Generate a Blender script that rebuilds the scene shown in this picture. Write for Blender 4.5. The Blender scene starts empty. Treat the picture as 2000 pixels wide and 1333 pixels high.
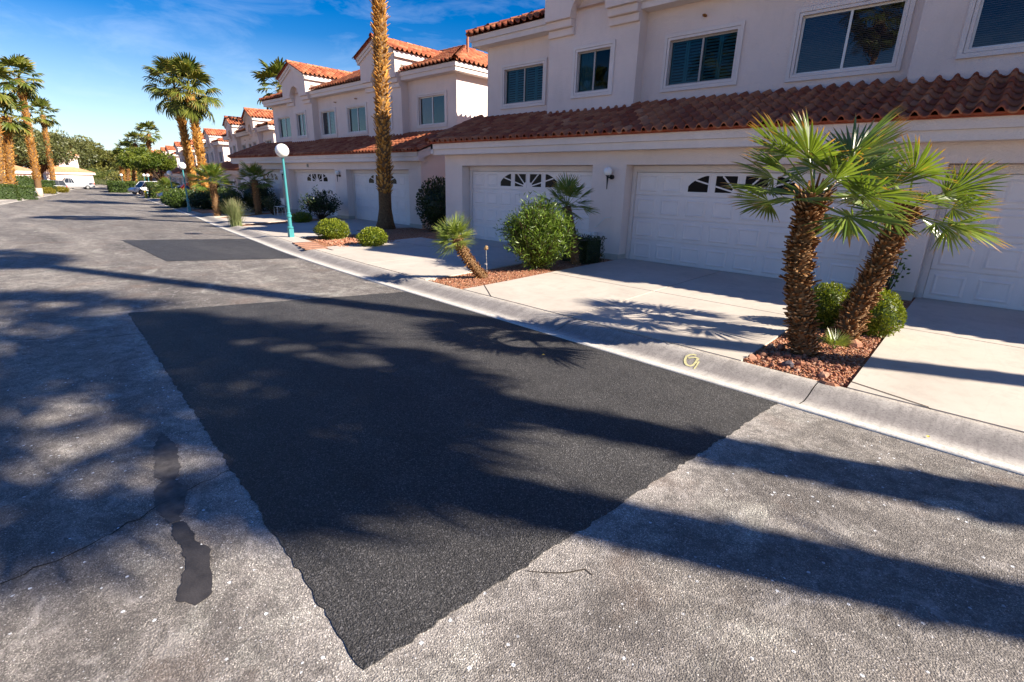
import bpy, math, random
import numpy as np
from mathutils import Vector, Matrix, Euler
R=math.radians; PI=math.pi
random.seed(7); rng=np.random.default_rng(11)
sc=bpy.context.scene; COL=sc.collection
# ---------------------------------------------------------------- camera, sky, sun
cam=bpy.data.cameras.new('camera'); camo=bpy.data.objects.new('camera',cam); COL.objects.link(camo)
cam.sensor_width=36; cam.lens=973.76/2000*36; cam.clip_start=.05; cam.clip_end=9000
_y,_p,_r=-7.42836894e-01,3.07091155e-01,2.60155566e-02
F=Vector((math.sin(_y)*math.cos(_p),math.cos(_y)*math.cos(_p),-math.sin(_p)))
r0=Vector((math.cos(_y),-math.sin(_y),0)); u0=r0.cross(F)
r2=math.cos(_r)*r0+math.sin(_r)*u0; u2=-math.sin(_r)*r0+math.cos(_r)*u0
mt=Matrix((r2,u2,-F)).transposed().to_4x4(); mt.translation=(0,0,1.85); camo.matrix_world=mt
sc.camera=camo
SUN=Vector((1.49,.60,1.0)).normalized()
w=bpy.data.worlds.new('World'); sc.world=w; w.use_nodes=True; nt=w.node_tree; nt.nodes.clear()
sk=nt.nodes.new('ShaderNodeTexSky'); sk.sky_type='NISHITA'; sk.sun_disc=False
sk.sun_elevation=math.asin(SUN.z); sk.sun_rotation=math.atan2(SUN.x,SUN.y)
sk.air_density=1.15; sk.dust_density=.25; sk.ozone_density=3.0; sk.altitude=300
hs=nt.nodes.new('ShaderNodeHueSaturation'); hs.inputs['Saturation'].default_value=1.62; hs.inputs['Hue'].default_value=.518
bg=nt.nodes.new('ShaderNodeBackground'); bg.inputs[1].default_value=.050
wo=nt.nodes.new('ShaderNodeOutputWorld')
nt.links.new(sk.outputs[0],hs.inputs['Color'])
tc=nt.nodes.new('ShaderNodeTexCoord'); mp=nt.nodes.new('ShaderNodeMapping'); mp.inputs['Scale'].default_value=(1.2,3.0,9.0); mp.inputs['Rotation'].default_value=(.12,.05,.3)
nz=nt.nodes.new('ShaderNodeTexNoise'); nz.inputs['Scale'].default_value=2.2; nz.inputs['Detail'].default_value=7; nz.inputs['Roughness'].default_value=.62; nz.inputs['Distortion'].default_value=.5
rm=nt.nodes.new('ShaderNodeValToRGB'); rm.color_ramp.elements[0].position=.46; rm.color_ramp.elements[0].color=(0,0,0,1); rm.color_ramp.elements[1].position=.78; rm.color_ramp.elements[1].color=(.20,.20,.20,1)
mc=nt.nodes.new('ShaderNodeMix'); mc.data_type='RGBA'; mc.inputs[7].default_value=(8.5,9.6,11.5,1)
nt.links.new(tc.outputs['Generated'],mp.inputs[0]); nt.links.new(mp.outputs[0],nz.inputs['Vector']); nt.links.new(nz.outputs['Fac'],rm.inputs[0]); nt.links.new(rm.outputs[0],mc.inputs[0]); nt.links.new(hs.outputs[0],mc.inputs[6]); 
sz=nt.nodes.new('ShaderNodeSeparateXYZ'); nt.links.new(tc.outputs['Generated'],sz.inputs[0]); hr=nt.nodes.new('ShaderNodeValToRGB'); hr.color_ramp.elements[0].position=0; hr.color_ramp.elements[0].color=(.55,.55,.55,1); hr.color_ramp.elements[1].position=.22; hr.color_ramp.elements[1].color=(0,0,0,1)
mh=nt.nodes.new('ShaderNodeMix'); mh.data_type='RGBA'; mh.inputs[7].default_value=(7.0,9.0,12.0,1); nt.links.new(sz.outputs[2],hr.inputs[0]); nt.links.new(hr.outputs[0],mh.inputs[0]); nt.links.new(mc.outputs[2],mh.inputs[6]); nt.links.new(mh.outputs[2],bg.inputs[0]); nt.links.new(bg.outputs[0],wo.inputs[0])
sl=bpy.data.lights.new('sun','SUN'); sl.energy=5.0; sl.angle=R(.55); sl.color=(1,.90,.75)
so=bpy.data.objects.new('sun',sl); COL.objects.link(so); so.rotation_euler=(-SUN).to_track_quat('-Z','Y').to_euler()
sc.view_settings.view_transform='Standard'; sc.view_settings.look='None'
sc.view_settings.exposure=1.42; sc.view_settings.gamma=1; sc.view_settings.use_curve_mapping=False
try:
    sc.cycles.max_bounces=6; sc.cycles.diffuse_bounces=3; sc.cycles.transparent_max_bounces=8
    sc.cycles.use_denoising=True
except Exception: pass
# ---------------------------------------------------------------- terrain functions
gx=[-300,-90,-60,-41,-30,-16,0,40]; gz=[-1.2,-1.1,-.85,-.6,-.3,-.05,0,0]
kx=[-300,-200,-128,-104,-81.5,-61.4,-48.5,-34.7,-22.7,-13,-7.1,-3,-1,.6,40]
ky=[34,27,21.2,18.8,16.2,13.4,11.6,9.24,7.05,5.5,5.08,4.9,4.73,4.66,4.6]
lx=[-300,-150,-136,-122,-108,-91,-71,-58,-40,-20,0,40]; ly=[34,25,20.4,15.3,12.3,9.2,5.1,2.3,-1.2,-4.6,-6.4,-7]
fx=[-300,-110,-86,-83,-63,-61,-41,-35.8,-16,-14,40]; fz=[-1.1,-1,-.95,-.8,-.78,-.62,-.6,.02,.02,.1,.1]
yx=[-300,-104,-85.4,-82,-63.6,-60.3,-41.6,-35.4,-16.5,-13.2,40]; yy=[60,26,23.4,22.6,19.9,19.0,16.2,12.86,12.86,11.2,11.2]
def ip(a,b,x): return float(np.interp(x,a,b))
KB=.66
_kx=np.arange(-300,41,.5); _ky=np.interp(_kx,kx[::1],ky); _pad=np.pad(_ky,12,mode='edge'); _ky=np.convolve(_pad,np.hanning(25)/np.hanning(25).sum(),'valid')
def kerb_y(x): return float(np.interp(x,_kx,_ky))
def left_y(x): return ip(lx,ly,x)
def G(x,y):
    g=ip(gx,gz,x); k=kerb_y(x)+KB
    if y<k: return g
    t=min(1,(y-k)/4.5); t=t*t*(3-2*t)
    return (g+.064)*(1-t)+ip(fx,fz,x)*t
# ---------------------------------------------------------------- helpers
def link(o,parent=None):
    COL.objects.link(o)
    if parent is not None: o.parent=parent
    return o
def tag(o,label=None,cat=None,group=None,kind=None):
    if label: o['label']=label
    if cat: o['category']=cat
    if group: o['group']=group
    if kind: o['kind']=kind
    return o
def empty(name,loc=(0,0,0),rz=0,label=None,cat=None,group=None,kind=None,scale=1):
    o=bpy.data.objects.new(name,None); o.empty_display_size=.3; o.location=loc; o.rotation_euler=(0,0,rz)
    o.scale=(scale,)*3
    return tag(link(o),label,cat,group,kind)
class MB:
    def __init__(s): s.v=[]; s.f=[]; s.sm=False
    def add(s,vs,fs):
        n=len(s.v); s.v.extend(tuple(p) for p in vs); s.f.extend(tuple(i+n for i in f) for f in fs); return s
    def box(s,x0,x1,y0,y1,z0,z1):
        if x0>x1: x0,x1=x1,x0
        return s.add([(x0,y0,z0),(x1,y0,z0),(x1,y1,z0),(x0,y1,z0),(x0,y0,z1),(x1,y0,z1),(x1,y1,z1),(x0,y1,z1)],
          [(0,3,2,1),(4,5,6,7),(0,1,5,4),(1,2,6,5),(2,3,7,6),(3,0,4,7)])
    def prism(s,poly,y0,y1,axis='y'):   # poly in (x,z) extruded in y, or (x,y) extruded in z
        n=len(poly)
        if axis=='y': a=[(p[0],y0,p[1]) for p in poly]+[(p[0],y1,p[1]) for p in poly]
        elif axis=='x': a=[(y0,p[0],p[1]) for p in poly]+[(y1,p[0],p[1]) for p in poly]
        else: a=[(p[0],p[1],y0) for p in poly]+[(p[0],p[1],y1) for p in poly]
        return s.add(a,[tuple(range(n)),tuple(range(2*n-1,n-1,-1))]+[(i,i+n,(i+1)%n+n,(i+1)%n) for i in range(n)])
    def tube(s,pts,rad,n=8,cap=True,jit=0):
        base=len(s.v); P=[Vector(p) for p in pts]
        if not hasattr(rad,'__len__'): rad=[rad]*len(P)
        up=Vector((0,0,1))
        for i,p in enumerate(P):
            d=(P[min(i+1,len(P)-1)]-P[max(i-1,0)]).normalized()
            a=d.cross(up) if abs(d.z)<.95 else d.cross(Vector((1,0,0))); a.normalize(); b=d.cross(a)
            for k in range(n):
                t=2*PI*k/n; rr=rad[i]*(1+random.uniform(-jit,jit))
                s.v.append(tuple(p+a*math.cos(t)*rr+b*math.sin(t)*rr))
        for i in range(len(P)-1):
            for k in range(n):
                s.f.append((base+i*n+k,base+i*n+(k+1)%n,base+(i+1)*n+(k+1)%n,base+(i+1)*n+k))
        if cap:
            s.f.append(tuple(base+k for k in range(n))[::-1]); s.f.append(tuple(base+(len(P)-1)*n+k for k in range(n)))
        return s
    def ball(s,c,r,n=12,m=8,sz=1):
        pts=[(c[0],c[1],c[2]-r*math.cos(PI*i/m)*sz) for i in range(m+1)]
        rad=[max(r*math.sin(PI*i/m),1e-4) for i in range(m+1)]
        base=len(s.v)
        for p,q in zip(pts,rad):
            for k in range(n): s.v.append((p[0]+q*math.cos(2*PI*k/n),p[1]+q*math.sin(2*PI*k/n),p[2]))
        for i in range(m):
            for k in range(n): s.f.append((base+i*n+k,base+i*n+(k+1)%n,base+(i+1)*n+(k+1)%n,base+(i+1)*n+k))
        return s
    def build(s,name,mat,parent=None,smooth=False,loc=None,**kw):
        me=bpy.data.meshes.new(name); me.from_pydata(s.v,[],s.f); me.update()
        if mat: me.materials.append(mat)
        if smooth or s.sm: me.polygons.foreach_set('use_smooth',[True]*len(me.polygons))
        o=bpy.data.objects.new(name,me)
        if loc: o.location=loc
        return tag(link(o,parent),**kw)
def bevel(o,w=.01,seg=2):
    m=o.modifiers.new('b','BEVEL'); m.width=w; m.segments=seg; m.limit_method='ANGLE'; m.angle_limit=R(40); return o
def np_mesh(name,V,Q,mat,rnd=None,tt=None,smooth=False):
    me=bpy.data.meshes.new(name); V=np.asarray(V,np.float32); Q=np.asarray(Q,np.int32); k=Q.shape[1]
    me.vertices.add(len(V)); me.vertices.foreach_set('co',V.ravel())
    me.loops.add(Q.size); me.loops.foreach_set('vertex_index',Q.ravel())
    me.polygons.add(len(Q)); me.polygons.foreach_set('loop_start',np.arange(0,Q.size,k,dtype=np.int32))
    me.polygons.foreach_set('loop_total',np.full(len(Q),k,np.int32))
    me.polygons.foreach_set('use_smooth',np.full(len(Q),bool(smooth)))
    me.update(calc_edges=True)
    for nm,a in (('rnd',rnd),('tt',tt)):
        if a is not None:
            at=me.attributes.new(nm,'FLOAT','POINT'); at.data.foreach_set('value',np.asarray(a,np.float32))
    if mat: me.materials.append(mat)
    return me
def put(name,me,parent=None,M=None,**kw):
    o=bpy.data.objects.new(name,me)
    if M is not None: o.matrix_local=M
    return tag(link(o,parent),**kw)
# ---------------------------------------------------------------- materials
class NB:
    def __init__(s,name):
        s.m=bpy.data.materials.new(name); s.m.use_nodes=True; s.t=s.m.node_tree; s.t.nodes.clear()
        s.out=s.n('ShaderNodeOutputMaterial'); s.geo=None
    def n(s,t,**kw):
        x=s.t.nodes.new(t)
        for k,v in kw.items(): setattr(x,k,v)
        return x
    def l(s,a,b): s.t.links.new(a,b)
    def pos(s,scale=(1,1,1),obj=False):
        if obj: g=s.n('ShaderNodeTexCoord').outputs['Object']
        else: g=s.n('ShaderNodeNewGeometry').outputs['Position']
        mp=s.n('ShaderNodeMapping'); mp.inputs['Scale'].default_value=scale; s.l(g,mp.inputs[0]); return mp.outputs[0]
    def noise(s,scale,detail=6,rough=.6,vec=None,dist=0):
        x=s.n('ShaderNodeTexNoise'); x.inputs['Scale'].default_value=scale; x.inputs['Detail'].default_value=detail
        x.inputs['Roughness'].default_value=rough; x.inputs['Distortion'].default_value=dist
        s.l(vec if vec is not None else s.pos(),x.inputs['Vector']); return x.outputs['Fac']
    def vor(s,scale,vec=None,out='Distance',feature='F1'):
        x=s.n('ShaderNodeTexVoronoi'); x.feature=feature; x.inputs['Scale'].default_value=scale
        s.l(vec if vec is not None else s.pos(),x.inputs['Vector']); return x.outputs[out]
    def ramp(s,fac,stops,interp='LINEAR'):
        x=s.n('ShaderNodeValToRGB'); x.color_ramp.interpolation=interp; e=x.color_ramp.elements
        while len(e)<len(stops): e.new(.5)
        for i,(p,c) in enumerate(stops):
            e[i].position=p; e[i].color=(c if hasattr(c,'__len__') else (c,c,c))[:3]+(1,) if not hasattr(c,'__len__') else tuple(c[:3])+(1,)
        s.l(fac,x.inputs[0]); return x.outputs[0]
    def mix(s,f,a,b,mode='MIX'):
        x=s.n('ShaderNodeMix',data_type='RGBA',blend_type=mode)
        for i,v in ((0,f),(6,a),(7,b)):
            if isinstance(v,(int,float)): x.inputs[i].default_value=v
            elif isinstance(v,tuple): x.inputs[i].default_value=tuple(v[:3])+(1,)
            else: s.l(v,x.inputs[i])
        return x.outputs[2]
    def math(s,op,a,b=0):
        x=s.n('ShaderNodeMath',operation=op)
        for i,v in ((0,a),(1,b)):
            if isinstance(v,(int,float)): x.inputs[i].default_value=v
            else: s.l(v,x.inputs[i])
        return x.outputs[0]
    def attr(s,n): x=s.n('ShaderNodeAttribute',attribute_name=n); return x.outputs['Fac']
    def bump(s,h,strength,dist=.01,nrm=None):
        b=s.n('ShaderNodeBump'); b.inputs['Strength'].default_value=strength; b.inputs['Distance'].default_value=dist
        s.l(h,b.inputs['Height'])
        if nrm is not None: s.l(nrm,b.inputs['Normal'])
        return b.outputs[0]
    def princ(s,col,rough=.7,nrm=None,spec=.3,metal=0,**kw):
        p=s.n('ShaderNodeBsdfPrincipled')
        for k,v in (('Base Color',col),('Roughness',rough),('Specular IOR Level',spec),('Metallic',metal)):
            if isinstance(v,(int,float)): p.inputs[k].default_value=v
            elif isinstance(v,tuple): p.inputs[k].default_value=tuple(v[:3])+(1,)
            else: s.l(v,p.inputs[k])
        for k,v in kw.items(): p.inputs[k.replace('_',' ')].default_value=v
        if nrm is not None: s.l(nrm,p.inputs['Normal'])
        s.l(p.outputs[0],s.out.inputs[0]); return p
def simple(name,c,rough=.6,spec=.3,metal=0,var=.12,scale=8,bs=0,bscale=60,**kw):
    b=NB(name); f=b.noise(scale,5); d=tuple(x*(1-var) for x in c); e=tuple(min(1,x*(1+var)) for x in c)
    col=b.ramp(f,[(.3,d),(.7,e)])
    n=b.bump(b.noise(bscale,4),bs,.01) if bs else None
    b.princ(col,rough,n,spec,metal,**kw); return b.m
MT={}
def stucco(name,c):
    b=NB(name); big=b.noise(.6,4); col=b.ramp(big,[(.3,tuple(x*.92 for x in c)),(.7,tuple(min(1,x*1.05) for x in c))])
    st=b.noise(2.2,8,.7,vec=b.pos((1,1,.25))); col=b.mix(b.math('MULTIPLY',b.math('MAXIMUM',b.math('SUBTRACT',st,.5),0.0),.9),col,tuple(x*.6 for x in c))
    h=b.math('ADD',b.noise(38,5,.7),b.math('MULTIPLY',b.noise(7,3),.7))
    b.princ(col,.9,b.bump(h,.6,.03),.15); return b.m
MT['wall']=stucco('stucco',(.80,.67,.612))
MT['fascia']=stucco('cream_trim',(.78,.69,.65))
MT['door']=simple('garage_door_paint',(.80,.73,.71),.5,.3,var=.04,scale=3)
def tile_mat():
    b=NB('terracotta'); oi=b.n('ShaderNodeObjectInfo'); v=b.math('FRACT',b.math('ADD',b.attr('rnd'),oi.outputs['Random']))
    c=b.ramp(v,[(0,(.25,.058,.030)),(.3,(.38,.118,.054)),(.6,(.46,.175,.082)),(.85,(.29,.075,.038)),(1,(.56,.25,.13))])
    g=b.noise(9,6,.7); c=b.mix(b.ramp(g,[(.45,0.0),(.75,.55)]),c,(.22,.075,.05))
    b.princ(c,.72,b.bump(b.noise(50,4),.25,.01),.25); return b.m
MT['tile']=tile_mat()
MT['mortar']=simple('eave_closure',(.42,.10,.05),.8)
def road_mat(name,base,dark,light,patch=False):
    b=NB(name); P=b.pos()
    st=b.noise(.55,7,.65,vec=b.pos((.22,1.3,1)),dist=.4)
    c=b.ramp(st,[(.34,dark),(.5,base),(.66,light)])
    m=b.noise(3.2,8,.75); c=b.mix(b.ramp(m,[(.38,.0),(.62,.6)]),c,tuple(x*.62 for x in base))
    if not patch:
        fr_=b.noise(1.9,9,.78,dist=.8); c=b.mix(b.ramp(fr_,[(.50,0.0),(.60,.55)]),c,tuple(x*.50 for x in base))
        sx=b.n('ShaderNodeSeparateXYZ'); b.l(b.n('ShaderNodeNewGeometry').outputs['Position'],sx.inputs[0])
        def dl(p,q):
            L=math.dist(p,q); nx,ny=-(q[1]-p[1])/L,(q[0]-p[0])/L; return b.math('ABSOLUTE',b.math('ADD',b.math('ADD',b.math('MULTIPLY',sx.outputs[0],nx),b.math('MULTIPLY',sx.outputs[1],ny)),-(nx*p[0]+ny*p[1])))
        d_=b.math('MINIMUM',dl((-8.54,1.32),(-1.41,.72)),dl((-1.41,.72),(-1.03,4.75))); d_=b.math('ADD',d_,b.math('MULTIPLY',b.math('SUBTRACT',b.noise(5,6,.7),.5),.7))
        mk=b.math('MULTIPLY',b.math('GREATER_THAN',sx.outputs[0],-8.7),b.math('LESS_THAN',sx.outputs[0],-.55)); c=b.mix(b.math('MULTIPLY',mk,b.ramp(d_,[(.02,.62),(.38,0.0)])),c,(.44,.40,.365))
        k=b.noise(1.1,5,.6,dist=1.2); c=b.mix(b.ramp(k,[(.56,0.0),(.70,.45)]),c,tuple(min(.5,x*1.4) for x in light))
    ag=b.vor(150 if patch else 210,out='Color'); ags=b.n('ShaderNodeSeparateColor'); b.l(ag,ags.inputs[0])
    c=b.mix(.8 if patch else .68,c,b.ramp(ags.outputs[0],[(0,.25),(.45,.82),(.85,1.4),(1,3.0 if not patch else 3.4)]),'MULTIPLY')
    if not patch:
        m2=b.noise(8,9,.8,dist=.6); c=b.mix(b.ramp(m2,[(.47,0.0),(.60,.6)]),c,(.085,.076,.072)); m3=b.noise(4.3,9,.8,dist=1.0); c=b.mix(b.ramp(m3,[(.52,0.0),(.66,.6)]),c,(.42,.385,.36)); m4=b.noise(1.3,5,.6); c=b.mix(b.ramp(m4,[(.55,0.0),(.70,.35)]),c,(.20,.135,.105))
        w5=b.vor(75,out='Color'); s5=b.n('ShaderNodeSeparateColor'); b.l(w5,s5.inputs[0]); f5=b.math('MULTIPLY',b.math('GREATER_THAN',s5.outputs[0],.90),b.math('LESS_THAN',b.math('ADD',b.vor(75),b.math('MULTIPLY',b.noise(200,2),.3)),.42)); c=b.mix(b.math('MULTIPLY',f5,b.ramp(b.noise(1.7,4),[(.35,.15),(.6,.85)])),c,(.62,.60,.60))
        w=b.vor(26,out='Color'); ws=b.n('ShaderNodeSeparateColor'); b.l(w,ws.inputs[0])
        wd=b.vor(26); sp=b.math('MULTIPLY',b.math('GREATER_THAN',ws.outputs[0],.925),b.math('LESS_THAN',b.math('ADD',wd,b.math('MULTIPLY',b.noise(90,2),.25)),.34))
        reg=b.ramp(b.noise(.8,3),[(.35,0.0),(.6,1.0)]); sp=b.math('MULTIPLY',sp,reg)
        c=b.mix(sp,c,(.80,.83,.88))
        w2=b.vor(6,out='Color'); s2=b.n('ShaderNodeSeparateColor'); b.l(w2,s2.inputs[0])
        d2=b.math('MULTIPLY',b.math('GREATER_THAN',s2.outputs[1],.93),b.math('LESS_THAN',b.math('ADD',b.vor(6),b.math('MULTIPLY',b.noise(30,3),.3)),.27))
        c=b.mix(b.math('MULTIPLY',d2,.7),c,(.06,.045,.035))
    h=b.math('ADD',b.vor(130),b.math('MULTIPLY',b.noise(300,2),.6)); h=b.math('ADD',h,b.math('MULTIPLY',b.noise(14,5),.8))
    b.princ(c,.78 if not patch else .62,b.bump(h,.95 if patch else .6,.010),.28); return b.m
MT['road']=road_mat('old_asphalt',(.21,.188,.172),(.088,.080,.076),(.38,.345,.305))
MT['patch']=road_mat('new_asphalt',(.066,.063,.064),(.044,.042,.044),(.098,.093,.091),True)
MT['patch2']=road_mat('worn_patch_asphalt',(.060,.058,.062),(.045,.044,.048),(.085,.082,.084),True)
MT['tar']=simple('tar_stain',(.040,.036,.036),.55,.35,var=.35,scale=9,bs=.3,bscale=80)
def conc(name,c,stain=.35,spk=.0):
    b=NB(name); f=b.noise(.9,7,.65,dist=.6); col=b.ramp(f,[(.25,tuple(x*.84 for x in c)),(.55,c),(.8,tuple(x*1.08 for x in c))])
    g=b.noise(5,8,.7); col=b.mix(b.ramp(g,[(.5,0.0),(.8,stain)]),col,tuple(x*.45 for x in c))
    ar=b.noise(2.2,3,.5,vec=b.pos((1,.25,1)),dist=2.5); col=b.mix(b.ramp(ar,[(.50,0.0),(.53,.10),(.56,0.0)]),col,tuple(x*.6 for x in c))
    if spk: col=b.mix(b.ramp(b.noise(60,4,.8),[(.5,0.0),(.62,spk)]),col,tuple(x*.4 for x in c))
    b.princ(col,.85,b.bump(b.noise(120,4,.7),.25,.006),.2); return b.m
MT['conc']=conc('driveway_concrete',(.50,.445,.39),.38)
def kerb_mat():
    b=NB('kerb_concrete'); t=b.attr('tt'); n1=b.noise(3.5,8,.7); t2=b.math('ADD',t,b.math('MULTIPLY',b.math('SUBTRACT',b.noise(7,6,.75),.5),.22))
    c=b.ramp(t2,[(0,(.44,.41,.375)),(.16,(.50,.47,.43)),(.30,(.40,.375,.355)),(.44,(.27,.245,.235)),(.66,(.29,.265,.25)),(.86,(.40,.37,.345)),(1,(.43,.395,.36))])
    st=b.noise(5,6,.75,vec=b.pos((3.2,.5,1))); c=b.mix(b.ramp(st,[(.45,0.0),(.72,.65)]),c,(.16,.145,.14))
    sp=b.noise(55,5,.8); c=b.mix(b.ramp(sp,[(.50,0.0),(.60,.75)]),c,b.mix(b.ramp(t,[(.25,0.0),(.4,1.0)]),(.28,.26,.245),(.15,.135,.13)))
    c=b.mix(b.ramp(n1,[(.5,0.0),(.7,.3)]),c,(.60,.56,.52)); b.princ(c,.88,b.bump(b.noise(90,5,.7),.5,.008),.2); return b.m
MT['kerb']=kerb_mat()
MT['gutter']=conc('gutter_dust',(.62,.585,.54),.7,.75)
MT['gravel']=None
def gravel_mat():
    b=NB('red_gravel'); v=b.vor(42,out='Color'); s=b.n('ShaderNodeSeparateColor'); b.l(v,s.inputs[0])
    c=b.ramp(s.outputs[0],[(0,(.15,.045,.022)),(.4,(.38,.15,.075)),(.75,(.48,.24,.13)),(1,(.56,.36,.24))])
    b.princ(c,.9,b.bump(b.vor(42),1.0,.03),.15); return b.m
MT['gravel']=gravel_mat()
MT['soil']=simple('desert_soil',(.25,.19,.14),.95,.1,var=.3,scale=.8,bs=.4,bscale=20)
def rock_mat():
    b=NB('garden_rock'); oi=b.n('ShaderNodeObjectInfo'); v=b.math('FRACT',b.math('ADD',b.attr('rnd'),oi.outputs['Random']))
    c=b.ramp(v,[(0,(.28,.09,.045)),(.35,(.44,.21,.13)),(.7,(.36,.15,.085)),(1,(.58,.38,.27))])
    c=b.mix(b.ramp(b.noise(25,5,.7),[(.4,0.0),(.7,.5)]),c,(.16,.09,.07)); b.princ(c,.85,b.bump(b.noise(60,5),.5,.01),.2); return b.m
MT['rock']=rock_mat()
MT['darkrock']=simple('dark_rock',(.07,.06,.075),.7,.3,var=.5,scale=20,bs=.5)
def leaf_mat(name,c0,c1,tip=None,trans=.3,rough=.45,spec=.4,tipat=.75):
    b=NB(name); c=b.ramp(b.attr('rnd'),[(0,c0),(1,c1)])
    if tip: 
        th=b.math('ADD',b.attr('tt'),b.math('MULTIPLY',b.math('SUBTRACT',b.attr('rnd'),.5),.35)); c=b.mix(b.ramp(th,[(tipat,0.0),(min(.99,tipat+.14),1.0)]),c,tip)
    p=b.princ(c,rough,None,spec); tr=b.n('ShaderNodeBsdfTranslucent'); b.l(b.mix(1.0,c,(1.0,1.0,.45),'MULTIPLY'),tr.inputs[0])
    mx=b.n('ShaderNodeMixShader'); mx.inputs[0].default_value=trans; b.l(p.outputs[0],mx.inputs[1]); b.l(tr.outputs[0],mx.inputs[2]); b.l(mx.outputs[0],b.out.inputs[0]); return b.m
MT['fan']=leaf_mat('fan_palm_leaf',(.045,.10,.012),(.22,.29,.05),(.48,.24,.06),.38,.32,.7,.84)
MT['fan2']=leaf_mat('bright_fan_palm_leaf',(.12,.18,.03),(.36,.42,.10),(.55,.42,.16),.38,.3,.7,.88)
MT['wash']=leaf_mat('tall_palm_leaf',(.045,.080,.012),(.22,.22,.03),(.34,.25,.06),.30,.5,.35,.8)
MT['olean']=leaf_mat('oleander_leaf',(.035,.070,.008),(.16,.24,.025),None,.25)
MT['box']=leaf_mat('boxwood_leaf',(.06,.10,.006),(.26,.29,.02),None,.3)
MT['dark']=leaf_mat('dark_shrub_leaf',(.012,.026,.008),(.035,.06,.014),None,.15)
MT['hedge']=leaf_mat('hedge_leaf',(.030,.058,.010),(.075,.11,.018),None,.2)
MT['tree']=leaf_mat('tree_leaf',(.055,.095,.010),(.20,.23,.028),None,.3)
MT['olive']=leaf_mat('olive_tree_leaf',(.045,.058,.016),(.15,.15,.05),None,.15)
MT['pine']=leaf_mat('pine_needles',(.05,.066,.014),(.17,.16,.035),None,.15)
MT['yel']=leaf_mat('yellow_shrub_leaf',(.14,.12,.01),(.24,.19,.02),None,.2)
MT['grassm']=leaf_mat('pale_grass_blade',(.13,.17,.06),(.26,.29,.13),(.36,.32,.18),.25,.5,.3,.85)
MT['trunk']=simple('palm_trunk_core',(.15,.088,.045),.9,.1,var=.4,scale=14,bs=.8,bscale=25)
def boot_mat(name,a,c,d):
    b=NB(name); col=b.ramp(b.attr('rnd'),[(0,a),(.55,c),(1,d)]); b.princ(col,.75,None,.2); return b.m
MT['boot']=boot_mat('leaf_base_stub',(.045,.016,.006),(.20,.082,.024),(.60,.38,.19))
MT['boot2']=boot_mat('tall_leaf_base',(.12,.042,.008),(.52,.24,.045),(.82,.50,.16))
MT['bark']=simple('tree_bark',(.07,.045,.03),.9,.1,var=.4,scale=12,bs=.7,bscale=20)
MT['paintw']=simple('white_painted_trunk',(.52,.40,.33),.8,.1,var=.15,scale=6)
MT['teal']=simple('teal_paint',(.045,.23,.25),.4,.5,var=.05)
def globe_m():
    b=NB('opal_globe'); b.princ((.86,.86,.84),.25,None,.5,0,Subsurface_Weight=.25); return b.m
MT['globe']=globe_m()
MT['black']=simple('black_metal',(.008,.008,.009),.45,.4)
MT['alu']=simple('window_aluminium',(.36,.33,.31),.4,.4,var=.04)
MT['whitef']=simple('white_vinyl',(.72,.70,.68),.45,.4,var=.03)
MT['shut']=simple('white_shutter',(.50,.58,.62),.5,.3,var=.05)
MT['blind']=simple('grey_blind',(.46,.42,.44),.6,.3,var=.05)
MT['room']=simple('dark_room',(.02,.02,.024),.9,.1)
def glass(name,tint,gl):
    b=NB(name); t=b.n('ShaderNodeBsdfTransparent'); t.inputs[0].default_value=tint+(1,)
    g=b.n('ShaderNodeBsdfGlossy'); g.inputs['Roughness'].default_value=.015; g.inputs[0].default_value=(.85,.95,1,1)
    b.l(b.bump(b.noise(1.3,2),.08,.05),g.inputs['Normal'])
    fr=b.n('ShaderNodeFresnel'); fr.inputs[0].default_value=gl; mx=b.n('ShaderNodeMixShader')
    b.l(fr.outputs[0],mx.inputs[0]); b.l(t.outputs[0],mx.inputs[1]); b.l(g.outputs[0],mx.inputs[2]); b.l(mx.outputs[0],b.out.inputs[0]); return b.m
MT['glass']=glass('tinted_glass',(.16,.36,.42),1.35)
MT['glassd']=glass('dark_glass',(.50,.47,.50),1.6)
MT['garageglass']=simple('garage_glass',(.006,.006,.008),.25,.12,var=.01)
MT['rust']=simple('rust_stain',(.30,.12,.03),.9,.1,var=.5,scale=15)
MT['yellow']=simple('yellow_paint',(.62,.46,.05),.7,.2,var=.15,scale=20)
MT['paleyel']=simple('pale_yellow_spray_paint',(.56,.51,.27),.95,.1,var=.25,scale=30)
MT['rubber']=simple('tyre_rubber',(.012,.012,.012),.8,.2)
MT['chrome']=simple('alloy_rim',(.5,.5,.52),.3,.5,metal=.8)
MT['carglass']=simple('car_glass',(.01,.013,.018),.08,.6)
def carpaint(n,c): return simple(n,c,.28,.5,var=.02,Coat_Weight=.6,Coat_Roughness=.08)
MT['red']=carpaint('red_car_paint',(.42,.008,.006)); MT['white']=carpaint('white_car_paint',(.72,.73,.75))
MT['silver']=carpaint('silver_car_paint',(.34,.36,.40)); MT['navy']=carpaint('dark_blue_car_paint',(.015,.03,.09)); MT['grey']=carpaint('grey_car_paint',(.16,.17,.19))
MT['tail']=simple('tail_light_red',(.5,.01,.01),.2,.5); MT['head']=simple('headlight_lens',(.6,.65,.7),.1,.6)
MT['joint']=simple('joint_dirt',(.045,.035,.028),.95,.1,var=.4,scale=30)
MT['hill']=simple('haze_tinted_mountain',(.34,.36,.44),.95,.1,var=.08,scale=.01)  # distance haze put into the colour as a bluish grey
MT['orn']=simple('mosaic_ball',(.30,.20,.10),.35,.5,var=.7,scale=60)
MT['brick']=simple('red_paver',(.30,.16,.11),.85,.2,var=.25,scale=12,bs=.3)
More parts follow.
